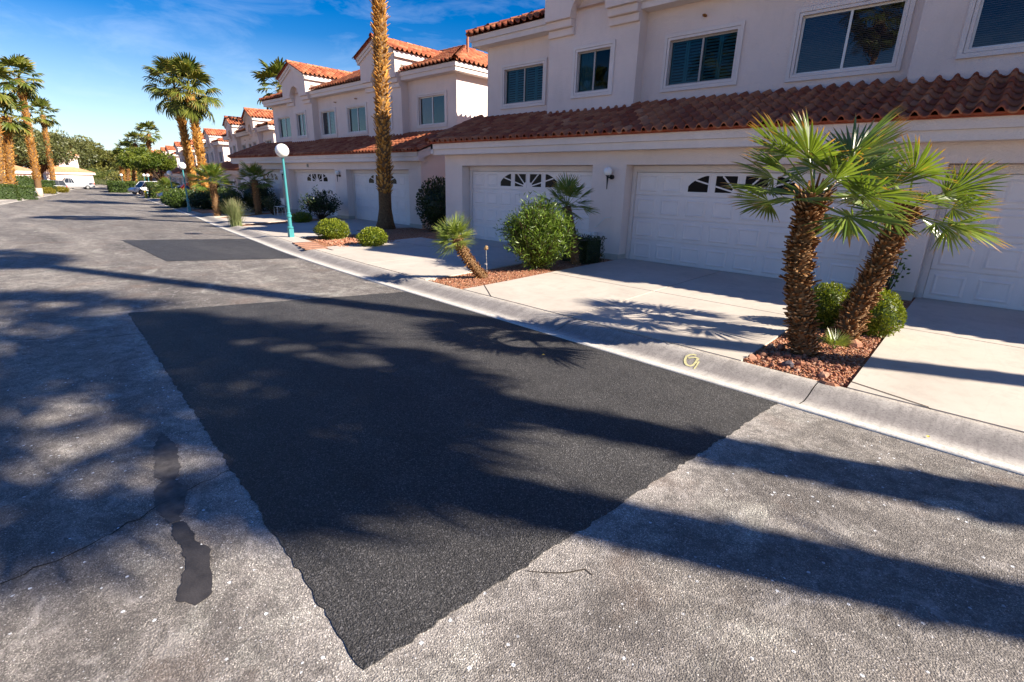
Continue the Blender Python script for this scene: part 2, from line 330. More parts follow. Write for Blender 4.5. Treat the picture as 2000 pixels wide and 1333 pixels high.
MT['lightroof']=simple('orange_roof_tile',(.50,.27,.15),.8,.2,var=.2,scale=3)  # plain orange tile colour for the far left houses
MT['fieldgrass']=simple('dry_verge',(.12,.12,.05),.95,.1,var=.4,scale=2)
# ---------------------------------------------------------------- ground, road, kerbs
def grid(xs,rows,zf):
    V=[];Q=[]; n=rows
    for i,(x,ya,yb) in enumerate(xs):
        for j in range(n+1):
            y=ya+(yb-ya)*j/n; V.append((x,y,zf(x,y)))
    for i in range(len(xs)-1):
        for j in range(n): a=i*(n+1)+j; Q.append((a,a+1,a+n+2,a+n+1))
    V=np.array(V); Q=np.array(Q)
    p=V[Q[0]]; 
    if np.cross(p[1]-p[0],p[2]-p[0])[2]<0: Q=Q[:,::-1]
    return V,Q
XS=[40,30,20,14,10]+[8-.5*i for i in range(60)]+[-22-1.5*i for i in range(50)]+[-98-6*i for i in range(9)]+[-160,-200,-300]
V,Q=grid([(x,left_y(x),kerb_y(x)) for x in XS],10,lambda x,y:ip(gx,gz,x))
put('road',np_mesh('road',V,Q,MT['road'],smooth=True),kind='structure')
gxs=[3000,800,200,80]+[50-5*i for i in range(70)]+[-400,-800,-3500]; gys=[-3500,-800,-200,-60,-30,-15,-6,0,5,10,20,30,45,80,200,800,3500]
V=[(x,y,ip(gx,gz,x)-.10) for x in gxs for y in gys]; n=len(gys)
Q=np.array([(i*n+j,(i+1)*n+j,(i+1)*n+j+1,i*n+j+1) for i in range(len(gxs)-1) for j in range(n-1)])[:,::-1]
put('ground',np_mesh('ground',V,Q,MT['soil']),kind='structure')
V,Q=grid([(x,kerb_y(x)+KB-.03,max(ip(yx,yy,x)+9,kerb_y(x)+9)) for x in XS if x>-150],26,lambda x,y:G(x,y)-.012)
put('gravel_bed',np_mesh('gravel_bed',V,Q,MT['gravel'],smooth=True),kind='structure')
# kerb: rolled profile, cut into sections about 3 m long
KP=[(0,-.02),(0,.006),(.10,.002),(.20,-.012),(.27,-.008),(.33,.006),(.42,.036),(.50,.060),(.58,.070),(.655,.070),(.66,.01)]
GP=[(-.05,-.01),(-.05,.005),(.0,.0075),(.055,.006),(.075,.0035)]
def kz(d): return float(np.interp(d,[p[0] for p in KP[1:-1]],[p[1] for p in KP[1:-1]]))
kerb=empty('kerb',kind='structure'); gutter=empty('gutter_edge',kind='structure')
def sweep(name,prof,xa,xb,mat,parent,side=1,yf=kerb_y,off=0,n=None):
    n=n or max(1,int(abs(xb-xa)/.5)); V=[]; Q=[]; m=len(prof)
    for i in range(n+1):
        x=xa+(xb-xa)*i/n; sl=(yf(x+.1)-yf(x-.1))/.2; L=math.hypot(1,sl); nx,ny=-sl/L,1/L
        for d,z in prof: V.append((x+nx*d*side,yf(x)+ny*d*side,ip(gx,gz,x)+z+off))
    for i in range(n):
        for j in range(m-1): a=i*m+j; Q.append((a,a+1,a+m+1,a+m))
    return put(name,np_mesh(name,V,np.array(Q),mat,smooth=True,tt=[p[0]/.66 for p in prof]*(n+1)),parent)
xj=[8.0]
while xj[-1]>-60: xj.append(xj[-1]-(3.05 if xj[-1]>-30 else 6.1))
xj=[x+.26 for x in xj]
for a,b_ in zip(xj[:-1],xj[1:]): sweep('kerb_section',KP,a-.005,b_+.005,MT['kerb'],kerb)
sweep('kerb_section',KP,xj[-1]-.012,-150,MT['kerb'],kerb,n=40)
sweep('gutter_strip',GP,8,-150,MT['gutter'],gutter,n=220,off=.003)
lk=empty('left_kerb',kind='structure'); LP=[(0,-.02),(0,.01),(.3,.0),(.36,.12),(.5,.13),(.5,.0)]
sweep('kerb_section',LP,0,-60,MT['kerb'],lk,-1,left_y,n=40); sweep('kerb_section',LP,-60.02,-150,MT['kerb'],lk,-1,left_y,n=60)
V,Q=grid([(x,left_y(x)-2.6,left_y(x)-.49) for x in XS if -150<x<=0],3,lambda x,y:ip(gx,gz,x)+.125)
put('left_sidewalk',np_mesh('left_sidewalk',V,Q,MT['conc']),kind='structure')
V,Q=grid([(x,left_y(x)-40,left_y(x)-2.6) for x in XS if -150<x<=0],6,lambda x,y:ip(gx,gz,x)+.10)
put('left_planting_ground',np_mesh('left_planting_ground',V,Q,MT['gravel']),kind='structure')
CR=[(.006,[(-8.0,.05),(-7.4,.75),(-7.2,1.62)]),(.005,[(-3.0,-.35),(-3.05,.1),(-3.2,.52),(-3.35,.95)]),(.004,[(-1.32,1.55),(-1.2,1.65),(-1.1,1.78),(-1.0,1.8)]),(.006,[(-13.4,-2),(-13.3,1.0),(-13.1,2.9)]),(.004,[(-24,-1),(-23.8,3.0),(-23.5,6.9)]),(.004,[(-34,0),(-33.7,5.0),(-33.5,8.9)])]
# asphalt patches with ragged edges
def ragged(poly,step=.05,amp=.012,seed=1):
    rr=random.Random(seed); out=[]
    for i,p in enumerate(poly):
        q=poly[(i+1)%len(poly)]; L=math.dist(p,q); n=max(1,int(L/step)); dx,dy=(q[0]-p[0])/L,(q[1]-p[1])/L; w_=0
        for k in range(n):
            w_=w_*.25+rr.uniform(-amp,amp); t=k/n; o=w_ if 0<k else 0
            out.append((p[0]+(q[0]-p[0])*t-dy*o,p[1]+(q[1]-p[1])*t+dx*o))
    return out
def sheet(name,poly,h,mat,t=.006,**kw):
    mb=MB(); n=len(poly); zs=[ip(gx,gz,p[0])+h for p in poly]
    mb.add([(p[0],p[1],z) for p,z in zip(poly,zs)]+[(p[0],p[1],z-t) for p,z in zip(poly,zs)],[tuple(range(n))]+[(i,i+n,(i+1)%n+n,(i+1)%n) for i in range(n)])
    o=mb.build(name,mat,**kw)
    if o.data.polygons[0].normal.z<0: o.data.flip_normals()
    return o
kk=[(x,kerb_y(x)-.01) for x in (-1.03,-2,-3,-4,-5,-6,-7.18)]
sheet('asphalt_patch',ragged([(-1.41,.72)]+kk+[(-8.54,1.32)],.035,.012,3),.006,MT['patch'],kind='structure')
V=[];Q=[];n=24
for i in range(n+1):
    for j in range(n+1):
        a,b_=i/n,j/n; xb=-19.1+5.7*a; yb=3.15-.2*a; xt=-17.2+5.1*a; yt=kerb_y(xt)-.01; x=xb+(xt-xb)*b_; y=yb+(yt-yb)*b_
        if i in (0,n): x+=random.uniform(-.015,.015)
        if j==0: y+=random.uniform(-.015,.015)
        V.append((x,y,ip(gx,gz,x)+.006))
for i in range(n):
    for j in range(n): a=i*(n+1)+j; Q.append((a,a+n+1,a+n+2,a+1))
put('worn_asphalt_patch',np_mesh('worn_asphalt_patch',V,Q,MT['patch2']),kind='structure')
st=[(-4.21,.70),(-3.92,.72),(-3.46,.62),(-3.29,.62),(-3.11,.55),(-2.95,.47),(-2.80,.46),(-2.78,.51),(-2.69,.50),(-2.57,.53),(-2.26,.43),(-2.23,.37),(-2.32,.31),(-2.41,.37),(-2.63,.43),(-2.75,.43),(-2.84,.42),(-3.0,.42),(-3.38,.46),(-3.5,.54),(-3.63,.53),(-3.9,.62),(-4.1,.64)]
MT['tarl']=simple('faded_tar_stain',(.085,.077,.074),.7,.25,var=.45,scale=14,bs=.4,bscale=80)
sheet('tar_stain',ragged([(-4.21,.70),(-3.92,.72),(-3.6,.66),(-3.46,.62),(-3.40,.54),(-3.55,.50),(-3.75,.55),(-4.0,.60)],.018,.009,9),.003,MT['tarl'],.002,kind='structure')
sheet('tar_stain',ragged([(-3.50,.56),(-3.29,.62),(-3.11,.55),(-2.95,.49),(-2.96,.44),(-3.15,.42),(-3.38,.46)],.018,.008,10),.0035,MT['tarl'],.002,kind='structure')
sheet('tar_stain',ragged([(-2.93,.50),(-2.80,.51),(-2.69,.50),(-2.57,.53),(-2.40,.48),(-2.26,.44),(-2.23,.36),(-2.32,.31),(-2.41,.35),(-2.55,.41),(-2.70,.43),(-2.84,.42),(-2.95,.45)],.018,.007,11),.004,MT['tar'],.002,kind='structure')
sheet('tar_spill',ragged([(-1.27,3.62),(-1.18,3.3),(-1.22,3.32),(-1.33,3.6)],.02,.012,19),.004,MT['tar'],.003,kind='structure')
def crack(ctrl,wd,seed,h=.0035):
    rr=random.Random(seed); P=[]
    for a,b_ in zip(ctrl[:-1],ctrl[1:]):
        n=max(2,int(math.dist(a,b_)/.06))
        for k in range(n): t=k/n; P.append((a[0]+(b_[0]-a[0])*t+rr.uniform(-.02,.02),a[1]+(b_[1]-a[1])*t+rr.uniform(-.02,.02)))
    V=[];Qd=[]
    for i,(x,y) in enumerate(P):
        q=P[min(i+1,len(P)-1)]; p=P[max(i-1,0)]; L=math.dist(p,q)+1e-6; nx,ny=-(q[1]-p[1])/L,(q[0]-p[0])/L; w_=wd*rr.uniform(.2,1)
        V+= [(x-nx*w_,y-ny*w_,ip(gx,gz,x)+h),(x+nx*w_,y+ny*w_,ip(gx,gz,x)+h)]
    for i in range(len(P)-1): a=2*i; Qd.append((a,a+2,a+3,a+1))
    me=np_mesh('road_crack',V,Qd,MT['joint'])
    if me.polygons[0].normal.z<0: me.flip_normals()
    put('road_crack',me,kind='structure')
for i_,c_ in enumerate(CR): crack(c_[1],c_[0],i_)
# driveways: concrete slabs laid between kerb and garage doors
def slab(xa,xb,ta,tb,parent,nx=6,ny=8,mat='conc',g=.011):
    V=[];Q=[]
    xa,xb=sorted((xa,xb)); L=ip(yx,yy,(xa+xb)/2)-kerb_y((xa+xb)/2)
    for i in range(nx+1):
        for j in range(ny+1):
            x=xa+g+(xb-xa-2*g)*i/nx; t=ta+(tb-ta)*j/ny; gg=g/L if 0<j<ny else (g/L if j==0 else -g/L)
            y0=kerb_y(x)+KB+.005; y=y0+(ip(yx,yy,x)-y0)*t+(g if j==0 else (-g if j==ny else 0)); V.append((x,y,G(x,y)+.012))
    for i in range(nx):
        for j in range(ny): a=i*(ny+1)+j; Q.append((a,a+ny+1,a+ny+2,a+1))
    n=len(V); per=[i*(ny+1) for i in range(nx+1)]+[nx*(ny+1)+j for j in range(1,ny+1)]+[i*(ny+1)+ny for i in range(nx-1,-1,-1)]+[j for j in range(ny-1,0,-1)]
    m=len(per)
    for p in per: V.append((V[p][0],V[p][1],V[p][2]-.05))
    for k in range(m): Q.append((per[k],n+k,n+(k+1)%m,per[(k+1)%m]))
    return put('concrete_slab',np_mesh('slab',V,np.array(Q),MT[mat]),parent)
dw=[(-12.5,-7.62,[-10.0],[.52],True),(-6.48,-1.62,[-4.04],[.44],True),(-.64,4.6,[2.0],[.52],False)]
for xa,xb,xs,ts,_ in dw:
    d=empty('driveway',kind='structure'); X=[xa]+xs+[xb]; T=[0]+ts+[1]
    for i in range(len(X)-1):
        for j in range(len(T)-1): slab(X[i],X[i+1],T[j],T[j+1],d)
for xa,xb in [(-21.95,-17.1),(-28.2,-23.3),(-34.1,-29.4),(-47.9,-43),(-54,-49.4),(-60,-55.4),(-69.6,-64.8),(-76,-71),(-82,-77.2),(-91,-86.5),(-98,-93)]:
    d=empty('driveway',kind='structure'); xm=(xa+xb)/2
    for A in ((xa,xm),(xm,xb)):
        for T in ((0,.45),(.45,1)): slab(A[0],A[1],T[0],T[1],d,4,5)
d=empty('footpath',kind='structure')
slab(-17.1,-14.55,0,.10,d,3,2); slab(-14.55,-12.5,0,.06,d,3,2); slab(-13.25,-12.5,.07,.75,d,2,8); slab(-17.1,-15.9,.10,.50,d,2,5)
# diagonal control joints at the flares
def strip(p,q,wd,mat,h=.017,name='control_joint',parent=None):
    dx,dy=q[0]-p[0],q[1]-p[1]; L=math.hypot(dx,dy); nx,ny=-dy/L*wd/2,dx/L*wd/2; n=8; V=[];Qd=[]
    for i in range(n+1):
        t=i/n; j=random.uniform(-.004,.004); x,y=p[0]+dx*t+nx/wd*j,p[1]+dy*t+ny/wd*j
        for s in (-1,1): V.append((x+s*nx,y+s*ny,G(x,y)+h))
    for i in range(n): a=2*i; Qd.append((a,a+2,a+3,a+1))
    me=np_mesh(name,V,np.array(Qd),mat)
    if me.polygons[0].normal.z<0: me.flip_normals()
    return put(name,me,parent)
jn=empty('concrete_joint_lines',kind='structure')
strip((-.64,5.62),(.18,5.34),.016,MT['joint'],parent=jn); strip((-5.5,5.52),(-6.46,6.25),.012,MT['joint'],parent=jn)
# yellow spray-painted letter on the kerb
def kpaint(pts,wd,mat,name='kerb_marking',**kw):
    V=[];Qd=[]
    for i,(x,d_) in enumerate(pts):
        a=Vector(pts[min(i+1,len(pts)-1)])-Vector(pts[max(i-1,0)]); a.normalize(); nx,nd=-a.y*wd/2,a.x*wd/2
        for s in (-1,1):
            xx,dd=x+s*nx,d_+s*nd; V.append((xx,kerb_y(xx)+dd,ip(gx,gz,xx)+kz(dd)+.004))
    for i in range(len(pts)-1): a=2*i; Qd.append((a,a+2,a+3,a+1))
    me=np_mesh(name,V,np.array(Qd),mat)
    if me.polygons[0].normal.z<0: me.flip_normals()
    return me
gp=[(-2.065,.489),(-2.096,.493),(-2.128,.473),(-2.147,.428),(-2.135,.365),(-2.103,.31),(-2.067,.277),(-2.03,.275),(-2.011,.311),(-2.010,.369),(-2.016,.419),(-2.019,.45)]
g_=put('spray_paint_mark',kpaint(gp,.028,MT['paleyel']),label='pale yellow spray-painted letter G on the grey kerb beside the driveway',cat='kerb marking')
put('crossbar',kpaint([(-2.115,.405),(-2.092,.426),(-2.061,.448),(-2.021,.447)],.024,MT['paleyel']),g_)
put('tail',kpaint([(-1.985,.398),(-1.974,.308),(-1.965,.233)],.018,MT['paleyel']),g_)
# ---------------------------------------------------------------- roof tiles
TWd,TEx=.245,.345
def tile_geo():
    xs=[0,.12,.27,.40,.47,.56,.68,.80,.90,1.0]; zs=[.030,.006,.0,.010,.034,.082,.104,.084,.038,.028]
    V=[];Fq=[]
    n=len(xs)
    for y,dz in ((-.03,.034),(TEx+.02,-.006)):
        for x,z in zip(xs,zs): V.append((x*TWd,y,z+dz))
    for x,z in zip(xs,zs): V.append((x*TWd,-.026,z+.034-.030))
    for i in range(n-1): Fq.append((i,i+1,n+i+1,n+i)); Fq.append((2*n+i,2*n+i+1,i+1,i))
    return np.array(V),np.array(Fq)
TV,TF=tile_geo()
tile_me=np_mesh('roof_tile',TV,TF,MT['tile'],smooth=True)
def tile_field(parent,P0,u,s,width,length,clip=None,nobj=0,near=None,name='roof_tile'):
    P0,u,s=Vector(P0),Vector(u).normalized(),Vector(s).normalized(); nrm=u.cross(s)
    Mx=Matrix((u,s,nrm)).transposed(); cells=[]
    nc=int(round(width/TWd)); nr=int(math.ceil(length/TEx-.15))
    for j in range(nr):
        for i in range(nc):
            uu,ss=i*TWd,j*TEx
            if clip and not clip(uu+TWd/2,ss+TEx/2): continue
            cells.append((uu,ss))
    if nobj:
        cells.sort(key=lambda c:((P0+u*c[0]+s*c[1])-near).length)
        for uu,ss in cells[:nobj]:
            m=Mx.to_4x4() @ Euler((random.uniform(-.012,.012),random.uniform(-.012,.012),random.uniform(-.012,.012))).to_matrix().to_4x4()
            m.translation=P0+u*uu+s*(ss+random.uniform(-.006,.006)); put(name,tile_me,parent,m)
        cells=cells[nobj:]
    if cells:
        c=np.array(cells); N=len(c); loc=np.repeat(TV[None],N,0).copy(); loc[:,:,0]+=c[:,None,0]; loc[:,:,1]+=c[:,None,1]+rng.uniform(-.006,.006,(N,1))
        loc[:,:,2]+=rng.uniform(0,.006,(N,1)); A=np.array([tuple(u),tuple(s),tuple(nrm)])
        W=loc.reshape(-1,3)@A+np.array(tuple(P0)); Qq=(TF[None]+(np.arange(N)*len(TV))[:,None,None]).reshape(-1,4)
        put('roof_tiles',np_mesh('roof_tiles',W,Qq,MT['tile'],rnd=np.repeat(rng.random(N),len(TV)),smooth=True),parent,kind='stuff')
def cap_run(parent,a,b_,r=.10,step=.36,name='ridge_tiles'):
    a,b_=Vector(a),Vector(b_); d=b_-a; L=d.length; d.normalize(); n=max(1,int(L/step)); side=d.cross(Vector((0,0,1))).normalized(); up=side.cross(d)
    V=[];Qq=[];rn=[]
    for k in range(n):
        r_=random.random()
        for t,rr in ((k*L/n-.02,r*1.1),((k+1)*L/n+.02,r*.93)):
            for q in range(7):
                an=PI*q/6; V.append(tuple(a+d*t+side*math.cos(an)*rr+up*(math.sin(an)*rr-.01))); rn.append(r_)
        o=k*14
        for q in range(6): Qq.append((o+q,o+q+1,o+7+q+1,o+7+q))
        # front end disc
        V0=len(V)
    return put(name,np_mesh(name,V,np.array(Qq),MT['tile'],rnd=rn,smooth=True),parent)
# ---------------------------------------------------------------- houses
def holes_wall(mb,x0,x1,z0,z1,v,depth,holes,ends=True):
    xs=sorted({x0,x1,*[h[0] for h in holes],*[h[1] for h in holes]}); zs=sorted({z0,z1,*[h[2] for h in holes],*[h[3] for h in holes]})
    def inh(x,z): return any(h[0]<x<h[1] and h[2]<z<h[3] for h in holes)
    for i in range(len(xs)-1):
        for j in range(len(zs)-1):
            if not inh((xs[i]+xs[i+1])/2,(zs[j]+zs[j+1])/2):
                a,b_,c,d=xs[i],xs[i+1],zs[j],zs[j+1]; mb.add([(a,v,c),(b_,v,c),(b_,v,d),(a,v,d)],[(0,1,2,3)])
    for a,b_,c,d in holes:
        w_=v+depth
        mb.add([(a,v,c),(b_,v,c),(b_,v,d),(a,v,d),(a,w_,c),(b_,w_,c),(b_,w_,d),(a,w_,d)],[(0,4,5,1),(1,5,6,2),(2,6,7,3),(3,7,4,0)])
    if ends:
        w_=v+depth
        mb.add([(x0,v,z0),(x1,v,z0),(x1,v,z1),(x0,v,z1),(x0,w_,z0),(x1,w_,z0),(x1,w_,z1),(x0,w_,z1)],[(0,3,7,4),(1,5,6,2),(3,2,6,7),(0,4,5,1)])
def window(parent,x0,x1,z0,z1,v,inner='shutter',frame='alu',gl='glass',detail=True,open_side=0):
    tr=MB()
    for e,w_,pz in ((.0,.055,.030),(.062,.075,.042)):
        a,b_,c,d=x0-e-w_,x1+e+w_,z0-e-w_,z1+e+w_
        tr.box(a,b_,v-pz,v+.01,d-w_,d); tr.box(a,b_,v-pz,v+.01,c,c+w_); tr.box(a,a+w_,v-pz,v+.01,c+w_,d-w_); tr.box(b_-w_,b_,v-pz,v+.01,c+w_,d-w_)
    t=tr.build('window',MT['fascia'],parent)
    fr=MB(); y0,y1=v+.06,v+.10; fw=.035; xm=(x0+x1)/2
    fr.box(x0,x1,y0,y1,z1-fw,z1); fr.box(x0,x1,y0,y1,z0,z0+fw); fr.box(x0,x0+fw,y0,y1,z0+fw,z1-fw); fr.box(x1-fw,x1,y0,y1,z0+fw,z1-fw); fr.box(xm-.022,xm+.022,y0-.01,y1,z0+fw,z1-fw)
    fr.build('frame',MT[frame],t)
    for a,b_ in ((x0+fw,xm-.022),(xm+.022,x1-fw)):
        MB().add([(a,v+.075,z0+fw),(b_,v+.075,z0+fw),(b_,v+.075,z1-fw),(a,v+.075,z1-fw)],[(0,1,2,3)]).build('pane',MT[gl],t)
    MB().add([(x0,v+.24,z0),(x1,v+.24,z0),(x1,v+.24,z1),(x0,v+.24,z1)],[(0,1,2,3)]).build('dark_interior',MT['room'],t)
    sh=MB()
    if inner=='shutter':
        nn=max(2,int(round((x1-x0)/.42))); pw=(x1-x0)/nn
        for k in range(nn):
            a=x0+k*pw; b_=a+pw
            sh.box(a+.004,a+.05,v+.135,v+.165,z0,z1); sh.box(b_-.05,b_-.004,v+.135,v+.165,z0,z1)
            z=z0+.05
            while z<z1-.04:
                sh.add([(a+.05,v+.13,z),(b_-.05,v+.13,z),(b_-.05,v+.17,z+.05),(a+.05,v+.17,z+.05)],[(0,1,2,3)]); z+=.068
        sh.build('shutter',MT['shut'],t)
    elif inner=='blind':
        z=z0+.02
        while z<z1:
            sh.add([(x0+.03,v+.13,z),(x1-.03,v+.13,z),(x1-.03,v+.16,z+.028),(x0+.03,v+.16,z+.028)],[(0,1,2,3)]); z+=.034
        sh.build('blind',MT['blind'],t)
    elif inner=='curtain':
        n=16
        for k in range(n):
            a=x0+(xm-x0)*k/n; b_=x0+(xm-x0)*(k+1)/n; o1=.02*(k%2); o2=.02*((k+1)%2)
            sh.add([(a,v+.14+o1,z0),(b_,v+.14+o2,z0),(b_,v+.14+o2,z1),(a,v+.14+o1,z1)],[(0,1,2,3)])
        sh.build('curtain',MT['blind'],t)
    return t
def panel_mesh(w_,h):
    mb=MB(); L=[(0,0.0),(.016,-.016),(.034,.002),(.060,.014),(.085,.002)]; rings=[]
    for e,z in L:
        b0=len(mb.v); mb.v+=[(-w_/2+e,-z-.002,-h/2+e),(w_/2-e,-z-.002,-h/2+e),(w_/2-e,-z-.002,h/2-e),(-w_/2+e,-z-.002,h/2-e)]; rings.append(b0)
    # recess: sink first ring to face
    for i in range(len(L)-1):
        for k in range(4): a,b_=rings[i],rings[i+1]; mb.f.append((a+k,a+(k+1)%4,b_+(k+1)%4,b_+k))
    e=rings[-1]; mb.f.append((e,e+1,e+2,e+3)); return mb
def garage_door(parent,x0,x1,v,z0=.10,z1=2.17,number=None,cols=8):
    H=(z1-z0)/4; s=MB()
    for r_ in range(4):
        s.box(x0,x1,v,v+.04,z0+r_*H+.009,z0+(r_+1)*H-.009)
    s.box(x0+.01,x1-.01,v+.02,v+.045,z0,z1)
    door=s.build('garage_door',MT['door'],parent); bevel(door,.006,1)
    cw=(x1-x0)/cols; pm=panel_mesh(cw*.84,H*.80).build('door_panel',MT['door'],door); me=pm.data
    first=True; xc=(x0+x1)/2
    for r_ in range(4):
        for c in range(cols):
            if r_==3 and 2<=c<=5: continue
            loc=(x0+(c+.5)*cw,v-.001,z0+(r_+.5)*H)
            if first: pm.location=loc; first=False
            else: q=put('door_panel',me,door); q.location=loc
    zb=z0+3*H+H*.20; zt=z0+4*H-H*.14; A=2*cw*.97; B=H*1.0
    for c in range(2,6):
        a=x0+(c+.13)*cw; b_=x0+(c+.87)*cw; fr=MB()
        fr.box(a-.03,b_+.03,v-.012,v+.002,zt,zt+.03); fr.box(a-.03,b_+.03,v-.012,v+.002,zb-.03,zb); fr.box(a-.03,a,v-.012,v+.002,zb,zt); fr.box(b_,b_+.03,v-.012,v+.002,zb,zt)
        wi=fr.build('door_window',MT['door'],door)
        MB().add([(a,v-.0025,zb),(b_,v-.0025,zb),(b_,v-.0025,zt),(a,v-.0025,zt)],[(0,1,2,3)]).build('pane',MT['garageglass'],wi)
        sb=MB(); outer=c in (2,5); sg=-1 if c<4 else 1
        if outer:
            xi=(b_ if c==2 else a); xo=(a if c==2 else b_)
            pts=[]
            for k in range(9):
                xx=xi+(xo-xi)*k/8; q=1-((xx-xc)/A)**2; zz=zb+B*math.sqrt(max(q,0))*.86; pts.append((xx,min(zt,max(zb,zz))))
            poly=[(xo,zt),(xi,zt)]+pts
            if pts[-1][1]>zb+.005: pass
            poly=[p for i,p in enumerate(poly) if i==0 or (abs(p[0]-poly[i-1][0])>1e-4 or abs(p[1]-poly[i-1][1])>1e-4)]
            sb.prism(poly,v-.009,v-.003)
        ox=xc+sg*.05
        def spoke(an,r0_,r1_,wd=.016):
            dx,dz=math.cos(an)*sg,math.sin(an); nx,nz=-dz*wd,dx*wd
            p=[(ox+dx*r0_-nx,zb+dz*r0_-nz),(ox+dx*r1_-nx,zb+dz*r1_-nz),(ox+dx*r1_+nx,zb+dz*r1_+nz),(ox+dx*r0_+nx,zb+dz*r0_+nz)]
            sb.prism(p,v-.010,v-.0035)
        if outer:
            an=R(15); xi=abs((b_ if c==2 else a)-ox); spoke(an,xi/math.cos(an),xi/math.cos(an)+cw*.50)
        else:
            x_far=abs((a if c<4 else b_)-ox)
            spoke(R(15),.10,x_far/math.cos(R(15))-.005); spoke(R(45),.10,min((zt-zb)/math.sin(R(45)),x_far/math.cos(R(45)))-.005)
            pc=[(ox-sg*.0,zb),(ox+sg*.12,zb),(ox+sg*.11,zb+.06),(ox+sg*.06,zb+.11),(ox,zb+.12)]; pc=[(max(a,min(b_,p[0])),p[1]) for p in pc]
            sb.prism(pc,v-.0105,v-.0038)
        sb.build('sunburst_muntin',MT['door'],wi)
    if number:
        tx=bpy.data.curves.new('door_number','FONT'); tx.body=number; tx.size=.085; tx.extrude=.001; tx.align_x='CENTER'; tx.materials.append(MT['black'])
        o0=bpy.data.objects.new('door_number',tx); COL.objects.link(o0); bpy.context.view_layer.update(); me=bpy.data.meshes.new_from_object(o0.evaluated_get(bpy.context.evaluated_depsgraph_get())); bpy.data.objects.remove(o0); o=bpy.data.objects.new('door_number',me); o.location=(xc,v-.006,z0+3*H+.035); o.rotation_euler=(R(90),0,0); link(o,door)
    jb=MB(); w_=.11
    jb.box(x0-w_,x0-.004,v-.03,v+.05,z0,z1+.14); jb.box(x1+.004,x1+w_,v-.03,v+.05,z0,z1+.14); jb.box(x0-.004,x1+.004,v-.03,v+.05,z1+.004,z1+.14)
    jb.box(x0-w_+.035,x0-.01,v-.045,v-.031,z0,z1+.03)
    jb.build('door_jamb',MT['fascia'],parent)
    return door
def wall_lamp(parent,x,v,z):
    b=MB(); b.tube([(x+.02,v,z-.02),(x+.02,v-.05,z-.02)],.055,10); b.tube([(x+.02,v-.03,z-.02),(x-.03,v-.10,z-.03)],.018,6)
    b.tube([(x-.04,v-.12,z-.30),(x-.04,v-.12,z-.08),(x-.04,v-.12,z-.01),(x-.04,v-.12,z+.02)],[.010,.020,.028,.055],8)
    o=b.build('wall_lamp',MT['black'],parent); MB().ball((x-.04,v-.12,z+.11),.105,14,10).build('lamp_globe',MT['globe'],o,smooth=True); return o
